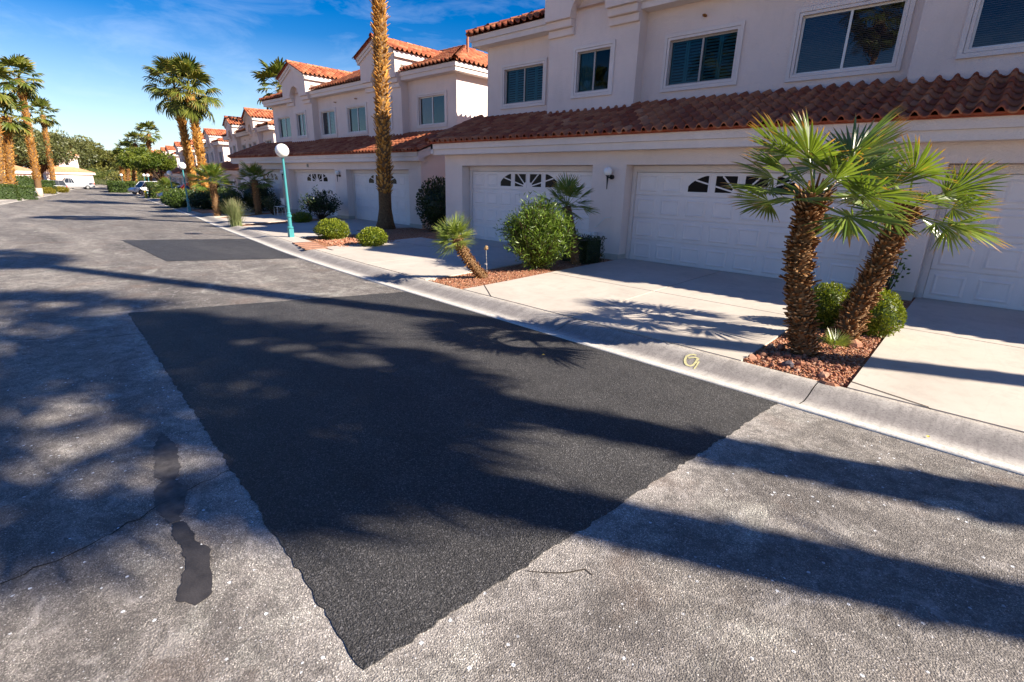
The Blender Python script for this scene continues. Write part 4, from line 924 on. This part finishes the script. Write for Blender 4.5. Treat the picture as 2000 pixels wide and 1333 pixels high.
tall_palm((-107,23.2,-1.0),(-106.8,24.4,8.2),.30,.26,'palm rising above the green street tree, topmost of the far right row',FN_far,26,250,27,far,1.15,bs=1.8)
tall_palm((-112,21.8,-1.0),(-111.7,23.3,6.8),.30,.26,'far right-row palm with dark crown left of the green street tree',FN_far,26,200,28,far,1.2,bs=1.8)
tall_palm((-118,22.2,-1.0),(-117.8,23.1,5.4),.30,.26,'far right-row palm half hidden by the green street tree',FN_far,26,200,29,far,1.2,bs=1.8)
tall_palm((-112,20.4,-1.0),(-111.9,20.8,4.1),.28,.25,'lowest palm of the far right row, nearest the road end',FN_far,24,200,30,far,1.0,bs=1.8)
tall_palm((-50,22.0,-.5),(-49.9,22.2,9.4),.3,.27,'palm behind the second house block, only its crown above the roof',FN_far,26,60,31,far,1.35,bs=1.8)
# palms beyond the right edge of the picture whose shadows cross the road
off='palms beside the road past the nearest driveway'
tall_palm((6.0,6.4,.05),(5.9,6.3,7.1),.22,.20,'medium palm past the nearest driveway, first of three by the kerb',FN_wash,30,200,41,off,.9)
tall_palm((8.4,6.6,.05),(7.6,5.6,7.9),.24,.22,'leaning medium palm past the nearest driveway, by the kerb',FN_wash,34,200,42,off,.95)
tall_palm((11.5,8.2,.05),(10.3,8.3,12.8),.24,.22,'tall slim palm past the nearest driveway, farther back',FN_wash,34,200,43,off,.98)
tall_palm((8.5,10.1,.05),(7.2,9.6,15.6),.22,.20,'tallest slim palm past the nearest driveway, by the house corner',FN_wash,40,200,44,off,.85)
# --- bushes
bush('clipped_bush',(-6.95,9.95),(.42,.36,.30),3500,.04,.022,'dark','dark clipped square bush behind the oleander by the garage pier',shape='box',seed=6,lumpy=.2)
bush('round_bush',(-1.33,7.72),(.27,.25,.30),3600,.030,.020,'box','round clipped boxwood left of the leaning palm trunk',group='clipped round bushes',seed=7,lumpy=.26,shell=.8)
bush('round_bush',(-.80,7.80),(.31,.27,.30),4200,.030,.020,'box','round clipped boxwood right of the leaning palm trunk',group='clipped round bushes',seed=8,lumpy=.26,shell=.8)
bush('round_bush',(-15.0,7.85),(.54,.46,.30),3800,.05,.032,'box','larger clipped round bush beside the nearest street lamp',group='clipped round bushes',seed=9,lumpy=.42,shell=.7)
bush('round_bush',(-12.65,7.8),(.38,.38,.25),3000,.05,.032,'box','low clipped bush in gravel right of the stepping stones',group='clipped round bushes',seed=10,lumpy=.42,shell=.7)
bush('round_bush',(-21.9,10.1),(.42,.42,.22),1800,.05,.032,'box','smallest clipped round bush between garages of the second block',group='clipped round bushes',seed=12,lumpy=.15,shell=.8)
bush('tall_dark_shrub',(-15.2,12.4),(.85,.8,.95),5200,.10,.05,'dark','tall dark glossy shrub in the gap between two house blocks',seed=13,up=.5,lumpy=.4,shell=.5)
def branch_shrub(loc,h,w_,label,seed,mat='dark',n=26,per=38,L=.11,Wd=.045,group=None,lo=.45):
    g=np.random.default_rng(seed); z=G(*loc); t=empty('oleander_shrub',(loc[0],loc[1],z),0,label,'shrub',group); mb=MB(); Vs=[];N=0;C=[];D=[]
    for k in range(n):
        a=k*2.4; r_=w_*math.sqrt((k+.5)/n)*g.uniform(.8,1.1); hh=h*(1-.45*(r_/w_)**2)*g.uniform(.72,1.05); tip=np.array([math.cos(a)*r_,math.sin(a)*r_,hh]); mb.tube([(0,0,0),(tip[0]*.5,tip[1]*.5,hh*.45),tuple(tip)],[.015,.01,.006],5)
        o=np.array([math.cos(a)*r_*.6,math.sin(a)*r_*.6,hh*.7]); f=g.uniform(lo,1.05,per); c=tip[None]*f[:,None]+g.normal(size=(per,3))*.045*h; C.append(c); d=unit(per,g)*.8+o/np.linalg.norm(o)*.7; D.append(d/np.linalg.norm(d,axis=1,keepdims=True))
    C=np.concatenate(C);D=np.concatenate(D); V,Qq=leaf_quads(C,D,unit(len(C),g),L*g.uniform(.7,1.2,len(C)),Wd)
    put('foliage',np_mesh('foliage',V,Qq,MT[mat],rnd=np.repeat(g.random(len(C)),4)),t,kind='stuff'); mb.build('stem',MT['bark'],t); return t
branch_shrub((-7.0,8.35),1.40,.80,'big bushy green oleander in the gravel bed between two driveways',8,n=170,per=110,mat='olean',L=.10,Wd=.022,lo=.18)
branch_shrub((-22.4,11.25),1.32,.95,'wide dark oleander shrub before the middle garage of the second block',3,n=44,per=60)
branch_shrub((-27.3,11.1),1.0,.60,'smaller sparse dark oleander shrub before the left garage of the second block',4,n=20,per=34)
branch_shrub((-1.02,10.6),.95,.22,'thin leggy shrub against the pier behind the leaning palm',6,n=7,per=12,mat='olean',L=.07)
bush('hedge_shrub',(-32.4,10.6),(1.9,.75,.72),5200,.09,.05,'hedge','sunlit loose hedge of green shrubs past the short sunlit palm',seed=15,lumpy=.35,shell=.6,rz=R(-12))
bush('hedge_shrub',(-31.0,11.8),(1.3,.8,.85),3600,.09,.05,'dark','dark shaded shrub mass left of the short shaded palm',seed=16,lumpy=.35,shell=.6)
bush('leafy_shrub',(-47.0,12.1),(2.0,1.2,.66),5000,.15,.085,'hedge','dark green shrubs at the foot of the second street lamp',seed=17,lumpy=.4,shell=.6,rz=R(-12))
bush('leafy_shrub',(-43.4,12.9),(1.9,1.2,.72),3800,.16,.09,'dark','dark shrubs before the red car, below the palm pair',seed=27,lumpy=.4,shell=.6,rz=R(-12))
hg='clipped hedge blocks'
bush('clipped_hedge',(-73.6,17.3),(3.0,1.4,.85),5200,.20,.11,'hedge','clipped green hedge block between the white car and the white off-roader',shape='box',seed=18,lumpy=.2,rz=R(-9),group=hg)
bush('clipped_hedge',(-103,18.6),(4.5,1.7,.80),4200,.24,.13,'hedge','clipped dark hedge block beside the road beyond the white off-roader',shape='box',seed=19,lumpy=.2,rz=R(-8),group=hg)
bush('clipped_hedge',(-120,20.6),(2.6,1.0,.7),2600,.24,.13,'hedge','farthest small hedge block beside the road bend on the right',shape='box',seed=20,lumpy=.2,rz=R(-8),group=hg)
bush('clipped_hedge',(-68.0,2.9,-.92),(1.2,1.1,.74),3600,.13,.075,'hedge','clipped hedge block at the left frame edge beside the sidewalk',shape='box',seed=21,lumpy=.2,rz=R(10),group=hg)
bush('clipped_hedge',(-71.0,4.5,-.94),(1.1,.95,.66),3200,.13,.075,'hedge','clipped hedge block right of the one at the left frame edge',shape='box',seed=22,lumpy=.2,rz=R(10),group=hg)
bush('clipped_hedge',(-88,5.2,-1.08),(2.0,2.0,1.15),3800,.2,.11,'hedge','taller hedge behind the painted palm trunk on the left',shape='box',seed=23,lumpy=.25,rz=R(14),group=hg)
bush('clipped_hedge',(-93.5,8.0,-1.1),(1.4,1.2,.85),2600,.2,.11,'hedge','dark hedge in front of the grey parked car on the left',shape='box',seed=24,lumpy=.25,rz=R(14),group=hg)
bush('yellow_shrub',(-90.3,8.1,-1.08),(1.5,1.0,.45),1400,.14,.09,'yel','low yellow-flowering shrub right of the painted palm trunk',seed=25,core=True)
bush('yellow_shrub',(-99,10.6,-1.1),(1.0,.9,.42),1200,.14,.09,'yel','small orange-yellow shrub at the curve of the left kerb',seed=26,core=True)
bush('low_hedge',(-168,25.5,-1.2),(2.0,8.5,.75),2600,.3,.15,'olive','long low grey-green hedge closing the far end of the road',shape='box',seed=28,lumpy=.3)
for i_,(x_,y_,s_) in enumerate([(-172,19,1.5),(-175,24.5,1.9),(-176,30.5,1.7),(-168,34.5,1.6),(-150,29.8,1.5),(-135,25.8,1.3)]):
    bush('verge_shrub',(x_,y_,-1.15),(2.6*s_,2.6*s_,1.25*s_),1500,.42,.22,'pine',['leftmost','second','third','fourth','fifth','rightmost'][i_]+' rough olive shrub in the row beyond the end of the road',seed=90+i_,lumpy=.4,shell=.6,group='rough shrubs beyond the road end')
# ornamental grass
def grass_clump(loc,h,n,label,seed):
    g=np.random.default_rng(seed); V=[];Qq=[];rn=[];tt=[]
    for k in range(n):
        a=g.uniform(0,6.283); sp=abs(g.normal(0,.42)); L=h*g.uniform(.6,1.15); r_=g.random(); p=np.array([g.normal(0,.07),g.normal(0,.07),0.]); an=PI/2-sp*.5; o=len(V); wd=.009
        for i in range(5):
            t=i/4
            for s_ in (-1,1): V.append((p[0]-math.sin(a)*s_*wd*(1-t*.85),p[1]+math.cos(a)*s_*wd*(1-t*.85),p[2])); rn.append(r_); tt.append(t)
            p=p+np.array([math.cos(a)*math.cos(an),math.sin(a)*math.cos(an),math.sin(an)])*L/4; an-=sp*.38
        for i in range(4): b_=o+2*i; Qq.append((b_,b_+1,b_+3,b_+2))
    o=put('ornamental_grass',np_mesh('ornamental_grass',V,Qq,MT['grassm'],rnd=rn,tt=tt)); o.location=(loc[0],loc[1],G(*loc)); tag(o,label,'grass clump'); return o
grass_clump((-22.5,7.62),1.05,900,'tall pale green ornamental grass clump by the kerb',2)
# fan palm seedling, agave tufts by the palm pair
sd=empty('palm_seedling',(-1.0,6.72,.07),0,'tiny bright green fan palm seedling between the two leaning trunks','plant')
for k in range(5): place_frond(sd,FN_small[k%4],(0,0,0),k*1.26+.4,R(50+8*(k%3)),.2,.5)
# --- broadleaf and pine trees
def tree(name,loc,crad,cz,nclump,per,L,Wd,mat,label,seed,trunk_h,tr=.22,cat='tree',group=None,cr=.42,squash=.8,coff=(0,0)):
    g=np.random.default_rng(seed); z=loc[2]; t=empty(name,(loc[0],loc[1],z),0,label,cat,group); C=[];D=[];RN=[];mb=MB()
    mb.tube([(0,0,-.2),(.1,0,trunk_h*.6),(0,.1,trunk_h)],[tr*1.3,tr,tr*.8],8)
    for k in range(nclump):
        d=unit(1,g)[0]; d[2]=abs(d[2])*1.0-.35*(g.random()<.4); rr=g.uniform(.45,.95); c=np.array([coff[0],coff[1],cz])+d*np.array(crad)*rr
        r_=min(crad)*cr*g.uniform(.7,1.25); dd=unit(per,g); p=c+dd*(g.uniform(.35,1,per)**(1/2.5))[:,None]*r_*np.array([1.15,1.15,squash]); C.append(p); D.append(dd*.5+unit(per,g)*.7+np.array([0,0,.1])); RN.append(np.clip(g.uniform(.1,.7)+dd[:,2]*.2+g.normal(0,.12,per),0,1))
        if k%2==0: mb.tube([(0,.05,trunk_h*g.uniform(.6,1)),tuple((c+np.array([0,0,trunk_h]))/2),tuple(c)],[tr*.5,tr*.3,tr*.12],5)
    C=np.concatenate(C);D=np.concatenate(D);D/=np.linalg.norm(D,axis=1,keepdims=True); n=len(C); V,Qq=leaf_quads(C,D,unit(n,g),L*g.uniform(.7,1.25,n),Wd*g.uniform(.7,1.2,n))
    put('crown',np_mesh('crown',V,Qq,MT[mat],rnd=np.repeat(np.concatenate(RN),4)),t,kind='stuff'); mb.build('trunk',MT['bark'],t,smooth=True); return t
tree('street_tree',(-78.2,18.2,-.87),(2.5,2.3,1.5),3.8,40,300,.20,.12,'tree','rounded bright green street tree above the clipped hedge, left of the palm pair',3,2.0,.13,coff=(0,-.3))
tree('street_tree',(-84.0,20.2,-.9),(2.6,2.4,1.7),4.0,36,300,.20,.12,'tree','second bright green street tree, left of the rounded one',31,2.2,.13,coff=(0,-2.6))
tg='dark trees beyond the left houses'
tree('olive_tree',(-122,6.6,-1.1),(6.5,6.0,5.2),5.9,66,280,.40,.24,'olive','broad dark olive tree behind the palms at the left frame edge',4,3,.35,group=tg)
tree('olive_tree',(-137,12.2,-1.1),(6.0,5.6,5.0),5.7,60,280,.44,.25,'olive','dark olive tree behind the tallest left palm',5,3,.35,group=tg)
tree('olive_tree',(-160,18.0,-1.1),(7,6.0,5.0),6.0,56,260,.50,.28,'olive','dark olive tree behind the white tower house',6,3,.35,group=tg)
tree('pine_tree',(-188,24.2,-1.1),(7,6.5,5.2),7.4,54,260,.65,.26,'pine','feathery pine right of the white tower house, tallest over the road',7,4,.4,group=tg,squash=.6)
tree('pine_tree',(-199,30.5,-1),(6,6.0,4.2),5.0,46,240,.65,.26,'pine','feathery pine over the end of the road, left one',8,3,.35,group=tg,squash=.6)
tree('pine_tree',(-190,36.5,-1),(6,6.0,3.8),4.4,44,240,.65,.26,'pine','feathery pine over the end of the road, right one',9,3,.35,group=tg,squash=.6)
tree('pine_tree',(-150,31.5,-1),(4.5,4,3.4),3.6,40,240,.5,.22,'pine','low yellow-green pine behind the farthest hedge block on the right',10,2.4,.3,group=tg,squash=.6)
tree('olive_tree',(-100,-3,-1),(5.5,6.0,4.6),5.0,46,260,.36,.2,'olive','dark olive tree left of all, beyond the frame edge palms',11,3,.35,group=tg)
for i,(x,y,s_) in enumerate([(-215,24,1.25),(-225,52,1.1),(-230,38,1.1),(-205,13,1.2)]):
    tree('background_tree',(x,y,-1.1),(8*s_,9*s_,4.4*s_),4.8*s_,50,180,.9,.4,'pine',['large far pine mass behind the left olive trees','far pine mass right of the road end','far pine mass straight over the road end','far pine mass at the left behind the palms'][i],50+i,3,.4,group=tg,squash=.6)
# trees and palms across the street, seen mirrored in the upstairs windows
for i,(x,y,hh) in enumerate([(-26,-12,9.0),(-15.5,-10.5,9.5),(-6.7,-9.2,10.4)]):
    tall_palm((x,y,-.05),(x+.3,y,hh),.25,.2,['palm across the street, left one of three','palm across the street, middle one of three','palm across the street, right one of three'][i],FN_wash,34,500,70+i,'palms across the street',1.1)
tree('olive_tree',(-20,-27,0),(8,4,3.6),4.0,40,120,.5,.3,'olive','dark tree across the street facing the houses',77,3,.3); tree('olive_tree',(-6,-29,0),(8,4,3.4),3.8,40,120,.5,.3,'olive','dark tree across the street facing the nearest garages',78,3,.3)
# ---------------------------------------------------------------- street lamps
def lamp(loc,label,s_=1):
    t=empty('street_lamp',loc,0,label,'street lamp','teal globe street lamps',scale=s_)
    pr=[(.075,-.05),(.075,.27),(.095,.29),(.095,.33),(.062,.35),(.058,.62),(.080,.64),(.080,.69),(.055,.71),(.055,.74),(.072,.75),(.045,.78),(.034,2.30),(.034,2.36),(.06,2.39)]
    b_=MB(); b_.tube([(0,0,z) for r_,z in pr],[r_ for r_,z in pr],16); b_.build('post',MT['teal'],t,smooth=False)
    MB().box(-.072,.072,-.072,.072,-.05,.27).build('base',MT['teal'],t); MB().ball((0,0,2.60),.20,20,14).build('globe',MT['globe'],t,smooth=True); return t
LA=lamp((-16.2,7.07,G(-16.2,7.07)),'nearest teal street lamp with white globe, beside the clipped bushes',1.0)
def cp(src,loc,label,s_=1): c=tree_copy(src); c.location=loc; c['label']=label; c.scale=(s_,)*3; return c
for (x,y),lb,s_ in [((-38.9,10.4),'second teal street lamp, in front of the palm pair',1.12),((-51.7,12.8),'third teal street lamp, over the shrubs before the red car',1.0),((-88.9,19.3),'fourth street lamp, right of the trunk of the green tree',1.0),((-93.9,19.9),'fifth street lamp, above the white off-roader',1.0),((-101.4,18.5),'farthest street lamp, over the hedge near the road end',1.0)]:
    cp(LA,(x,y,G(x,y)),lb,s_)
# ---------------------------------------------------------------- cars
def loft(sec,n_half=None):
    """sec: list of (x, [(halfwidth,z)...]) from bottom to top, mirrored"""
    mb=MB(); m=len(sec[0][1])*2
    for x,pr in sec:
        for w_,z in pr: mb.v.append((x,-w_,z))
        for w_,z in reversed(pr): mb.v.append((x,w_,z))
    for i in range(len(sec)-1):
        for k in range(m): a=i*m+k; b_=i*m+(k+1)%m; mb.f.append((a,b_,b_+m,a+m))
    mb.f.append(tuple(range(m))[::-1]); mb.f.append(tuple((len(sec)-1)*m+k for k in range(m))); return mb
def car(name,loc,rz,paint,label,cat,kind='suv',L=4.6,Wd=1.85,H=1.7):
    t=empty(name,loc,rz,label,cat); hw=Wd/2; bz=.32; belt=H*.58; hood=H*.56 if kind!='sedan' else H*.55
    def pr(z1,k=1): return [(hw*.90*k,bz),(hw*k,bz+.12),(hw*k,z1-.16),(hw*.95*k,z1-.04),(hw*.82*k,z1)]
    xs=[(-L/2,bz+.36 if kind!='x' else .8,.86),(-L/2+.10,belt-.06,.95),(-L/2+.5,belt,1),(-L*.1,belt+.02,1),(L*.18,belt,1),(L*.22,hood,1),(L/2-.35,hood-.10,.97),(L/2-.08,hood-.24,.90),(L/2,bz+.30,.82)]
    b_=loft([(x,pr(z,k)) for x,z,k in xs]).build('body',MT[paint],t,smooth=False); bevel(b_,.04,2)
    if kind=='pickup': c0,c1,r0_,r1_=-L*.02,L*.27,.03*L,L*.17
    elif kind=='sedan': c0,c1,r0_,r1_=-L*.42,L*.24,-L*.27,L*.06
    else: c0,c1,r0_,r1_=-L*.49,L*.27,-L*.45,L*.12
    g_=MB(); ww=hw*.93; rw=hw*.74; zb,zt=belt-.03,H-.05
    g_.add([(c0,-ww,zb),(c1,-ww,zb),(c1,ww,zb),(c0,ww,zb),(r0_,-rw,zt),(r1_,-rw,zt),(r1_,rw,zt),(r0_,rw,zt)],[(0,1,5,4),(1,2,6,5),(2,3,7,6),(3,0,4,7),(4,5,6,7)])
    g_.build('windows',MT['carglass'],t); rf=MB()
    rf.add([(r0_-.04,-rw-.02,zt-.01),(r1_+.04,-rw-.02,zt-.01),(r1_+.04,rw+.02,zt-.01),(r0_-.04,rw+.02,zt-.01),(r0_+.1,-rw+.1,H),(r1_-.1,-rw+.1,H),(r1_-.1,rw-.1,H),(r0_+.1,rw-.1,H)],[(0,1,5,4),(1,2,6,5),(2,3,7,6),(3,0,4,7),(4,5,6,7),(3,2,1,0)])
    rf.build('roof',MT[paint],t); pl=MB()
    for s_ in (-1,1):
        for xb_,xt in ((c0,r0_),(c1,r1_),((c0+c1)/2,(r0_+r1_)/2),((c0*3+c1)/4,(r0_*3+r1_)/4)):
            pl.tube([(xb_,s_*(ww+.005),zb),(xt,s_*(rw+.01),zt)],.035,4)
    pl.build('pillars',MT[paint],t)
    for sx in (-L*.31,L*.31):
        for s_ in (-1,1):
            y=s_*(hw-.10); w2=MB(); w2.tube([(sx,y-.11,.33),(sx,y+.11,.33)],.33,18); wo_=w2.build('wheel',MT['rubber'],t); MB().tube([(sx,y-.118,.33),(sx,y+.118,.33)],.20,12).build('rim',MT['chrome'],wo_)
    for s_ in (-1,1):
        MB().box(L/2-.16,L/2-.015,s_*hw*.55,s_*hw*.86,hood-.36,hood-.22).build('headlight',MT['head'],t)
        MB().box(-L/2+.0,-L/2+.10,s_*hw*.66,s_*hw*.93,belt-.28,belt-.02).build('tail_light',MT['tail'],t)
    MB().box(L/2-.06,L/2+.03,-hw*.8,hw*.8,bz,bz+.18).build('bumper',MT['grey' if paint!='grey' else 'silver'],t)
    return t
car('red_car',(-58.6,16.4,G(-58.6,16.4)),R(-98),'red','bright red parked car behind the shrubs and the second lamp','car','suv',4.6,1.85,1.75)
car('white_car',(-66.0,17.2,G(-66,17.2)),R(-97),'white','white parked car nosing out beside the clipped hedge','car','sedan',4.5,1.8,1.45)
car('white_off_roader',(-89.0,19.0,G(-89,19.0)),R(-75),'white','white parked off-roader beside the far clipped hedge','car','suv',4.4,1.85,1.8)
car('blue_car',(-81,4.2,-1.03),R(80),'navy','dark blue parked car behind the left clipped hedges','car','sedan',4.7,1.85,1.6)
car('grey_suv',(-103,9.4,-1.1),R(-80),'grey','grey parked estate car behind the low dark hedge on the left','car','suv',4.6,1.85,1.65)
car('silver_pickup',(-119,14.6,-1.1),R(-88),'silver','silver pickup truck parked before the white tower house','pickup truck','pickup',5.6,1.95,1.85)
# ---------------------------------------------------------------- far houses on the left
def small_house(loc,rz,label,W,D,H,tower=None):
    t=empty('far_house',loc,rz,label,'house'); 
    mb=MB().box(-W/2,W/2,-D/2,D/2,-.3,H); mb.build('wall',MT['wall'],t)
    f_=MB().box(-W/2-.4,W/2+.4,-D/2-.4,D/2+.4,H+.002,H+.45); f_.build('fascia',MT['fascia'],t)
    a,b_,z0,z1=W/2+.5,D/2+.5,H+.455,H+.45+min(W,D)*.22; k=min(a,b_)
    MB().add([(-a,-b_,z0),(a,-b_,z0),(a,b_,z0),(-a,b_,z0),(-a+k,0 if b_<=a else -b_+k,z1),(a-k,0 if b_<=a else b_-k,z1)],[(0,1,5,4),(1,2,5),(2,3,4,5),(3,0,4)]).build('roof',MT['lightroof'],t)
    MB().box(W/2+.001,W/2+.03,-D*.3,D*.3,0,H*.72).build('garage_door',MT['door'],t)
    if tower:
        tx,ty,tw,th=tower; MB().box(tx-tw/2,tx+tw/2,ty-tw/2,ty+tw/2,H+.5,th).build('tower',MT['wall'],t)
        MB().prism([(ty-tw/2-.4,th),(ty+tw/2+.4,th),(ty,th+tw*.35)],tx-tw/2-.4,tx+tw/2+.6,'x').build('tower_roof',MT['lightroof'],t)
        MB().box(tx-tw/2-.35,tx+tw/2+.35,ty-tw/2-.35,ty+tw/2+.35,th-.3,th-.002).build('tower_fascia',MT['fascia'],t)
        w_=MB().box(tx+tw/2+.001,tx+tw/2+.05,ty-.55,ty+.05,th-2.0,th-1.0).build('window',MT['carglass'],t)
    return t
small_house((-152,17.4,-1.15),R(8),'white house with a square tower and orange roof at the left road bend',8,8.0,2.4,(0,.8,3.4,6.3))
small_house((-117,6.0,-1.15),R(10),'white house corner behind the left hedges and palms',7,5.5,2.5)
# ---------------------------------------------------------------- small things
fh=lambda loc,label: (lambda t:(MB().tube([(0,0,0),(0,0,.06),(0,0,.07),(0,0,.55),(0,0,.57),(0,0,.62),(0,0,.72),(0,0,.78)],[.16,.16,.12,.12,.15,.15,.09,.02],12).build('hydrant_body',MT['yellow'],t),MB().tube([(-.2,0,.42),(.2,0,.42)],.06,8).build('side_outlet',MT['yellow'],t)))(empty('fire_hydrant',loc,0,label,'fire hydrant','yellow fire hydrants',scale=1.2))
fh((-73.9,15.5,G(-73.9,15.5)),'yellow fire hydrant at the corner of the clipped hedge')
fh((-110.5,19.9,G(-110.5,19.9)),'farthest yellow fire hydrant near the road bend')
ob=empty('garden_ornament',(-7.44,7.24,.06),0,'small mosaic ball on a thin stake beside the small leaning palm','garden ornament')
MB().tube([(0.03,0,0),(0,0,.46)],.006,6).build('stake',MT['alu'],ob); MB().ball((0,0,.50),.048,12,10).build('ball',MT['orn'],ob,smooth=True); MB().box(-.03,.02,-.015,.015,.16,.18).build('clip',MT['whitef'],ob)
ch=empty('garden_chair',(-26.8,11.45,G(-26.8,11.45)),0,'thin metal garden chair between the shrubs before the second block','chair')
c_=MB(); c_.tube([(-.2,0,0),(-.2,0,.85),(.2,0,.85),(.2,0,0)],.014,6); c_.tube([(-.2,-.4,0),(-.2,-.4,.42),(-.2,0,.42)],.014,6); c_.tube([(.2,-.4,0),(.2,-.4,.42),(.2,0,.42)],.014,6); c_.build('frame',MT['whitef'],ch); MB().box(-.2,.2,-.4,0,.42,.44).build('seat',MT['whitef'],ch); MB().box(-.19,.19,-.01,.01,.52,.82).build('backrest',MT['whitef'],ch)
# pavers
pv=[(-14.35+.42*i,6.62-.10*i) for i in range(4)]
for i,(x,y) in enumerate(pv):
    o=MB().box(-.13,.13,-.30,.30,0,.03).build('stepping_stone',MT['brick'],None,loc=(x,y,G(x,y)+.006)); o.rotation_euler=(0,0,R(-8)); bevel(o,.006,1); tag(o,['leftmost','second from left','third from left','rightmost'][i]+' of the four narrow red pavers in gravel by the kerb','paver','row of red pavers')
# rocks and gravel stones
def rock_mesh(seed,sx=1,sy=1,sz=.7):
    g=np.random.default_rng(seed); bm=MB(); bm.ball((0,0,0),1,7,5); dirs=unit(7,g); off=g.uniform(.55,.85,7); V=[]
    for p in bm.v:
        p=np.array(p)
        for d,o in zip(dirs,off):
            k=p@d
            if k>o: p=p-d*(k-o)
        V.append((p[0]*sx,p[1]*sy,p[2]*sz))
    bm.v=V; return bm
RK=[rock_mesh(900+i,1,random.uniform(.65,.95),random.uniform(.55,.8)).build('rock',MT['rock']) for i in range(6)]
rg=random.Random(5); pts_=[]; tries=0
while len(pts_)<62 and tries<4000:
    tries+=1; x=rg.uniform(-1.62,-.72); y=kerb_y(x)+KB+rg.uniform(.05,.85)
    if rg.random()<(x+1.62)*.75 : continue
    r_=rg.uniform(.015,.044)*rg.choice([1,1,1,1.5])
    if all(math.hypot(x-a,y-b_)>(r_+c)*.78 for a,b_,c in pts_): pts_.append((x,y,r_))
for i,(x,y,r_) in enumerate(pts_):
    if i<6: o=RK[i]
    else: o=RK[rg.randrange(6)].copy(); COL.objects.link(o)
    o.location=(x,y,G(x,y)+r_*.3); o.scale=(r_,)*3; o.rotation_euler=(rg.uniform(-.4,.4),rg.uniform(-.4,.4),rg.uniform(0,6.28)); tag(o,'loose reddish rock among others at the kerb end of the palm bed','rock','rocks in the gravel bed')
o=rock_mesh(77,1,.8,.8).build('dark_rock',MT['darkrock'],None,loc=(-1.22,5.66,G(-1.22,5.66)+.03)); o.scale=(.065,)*3; tag(o,'dark blue-grey rock standing out among the reddish rocks','rock')
o=rock_mesh(78,1.3,.8,.8).build('large_rock',MT['rock'],None,loc=(-.78,5.42,G(-.78,5.42)+.03)); o.scale=(.10,)*3; tag(o,'largest pale rock at the kerb corner of the palm bed','rock')
o=rock_mesh(79,1.2,.9,.8).build('pink_rock',MT['rock'],None,loc=(-.86,7.05,G(-.86,7.05)+.03)); o.scale=(.09,)*3; tag(o,'pinkish rock right of the leaning palm trunk','rock')
def scatter_stones(name,polyf,n,r0_,r1_,seed,mat='rock'):
    g=np.random.default_rng(seed); base=np.array(rock_mesh(seed).v); fq=np.array([f for f in rock_mesh(seed).f]); V=[];Qq=[];rn=[]; m=len(base); k=0
    while k<n:
        x,y=polyf(g)
        if x is None: continue
        r_=g.uniform(r0_,r1_); a=g.uniform(0,6.28); c,s_=math.cos(a),math.sin(a); p=base*r_*g.uniform(.6,1.2,3); q=np.stack([p[:,0]*c-p[:,1]*s_+x,p[:,0]*s_+p[:,1]*c+y,p[:,2]+G(x,y)+r_*.2],1)
        V.append(q); Qq.append(fq+k*m); rn+=[g.random()]*m; k+=1
    me=np_mesh(name,np.concatenate(V),np.concatenate(Qq),MT[mat],rnd=rn); return put(name,me,kind='stuff')
def bedA(g):
    x=g.uniform(-1.6,-.66); k=kerb_y(x)+KB; return x,g.uniform(k+.02,8.6)
def bedB(g):
    x=g.uniform(-7.6,-6.5); k=kerb_y(x)+KB; y=g.uniform(k+.04,9.8); return (x,y)
def bedC(g):
    x=g.uniform(-15.9,-12.8); k=kerb_y(x)+KB; return x,g.uniform(k+.75,8.9)
tag(scatter_stones('gravel_stones',bedA,2600,.006,.020,3),'reddish gravel in the bed of the leaning palms','gravel'); tag(scatter_stones('gravel_stones',bedB,2200,.006,.018,4),'reddish gravel in the oleander bed','gravel'); tag(scatter_stones('gravel_stones',bedC,1500,.012,.040,5),'reddish gravel in the bed below the nearest street lamp','gravel')
# fallen leaves and litter
def leaflet(loc,label,mat='yellow',s_=.035):
    mb=MB().add([(0,0,0),(.5,.35,.12),(1,0,.05),(.5,-.35,.14),(.55,0,.0)],[(0,4,1),(1,4,2),(2,4,3),(3,4,0)]); o=mb.build('fallen_leaf',MT[mat],None,loc=loc); o.scale=(s_,)*3; o.rotation_euler=(0,0,random.uniform(0,6)); tag(o,label,'leaf')
leaflet((-3.32,4.17,.014),'yellow fallen leaf on the dark asphalt patch'); leaflet((.03,4.88,.004),'small yellow leaf lying in the pale gutter',s_=.04)
# ---------------------------------------------------------------- distant mountains
mv=[];xs_=list(range(-1400,1900,60)); g=np.random.default_rng(8)
for i,y in enumerate(xs_):
    hgt=70+38*math.sin(i*.21+1)+22*math.sin(i*.57)+g.uniform(-7,7); mv+= [(-3300,y,-5),(-3420,y,hgt),(-3700,y,-5)]
mb=MB(); mb.v=mv
for i in range(len(xs_)-1):
    a=3*i; mb.f+=[(a,a+3,a+4,a+1),(a+1,a+4,a+5,a+2)]
mb.build('mountains',MT['hill'],kind='structure')
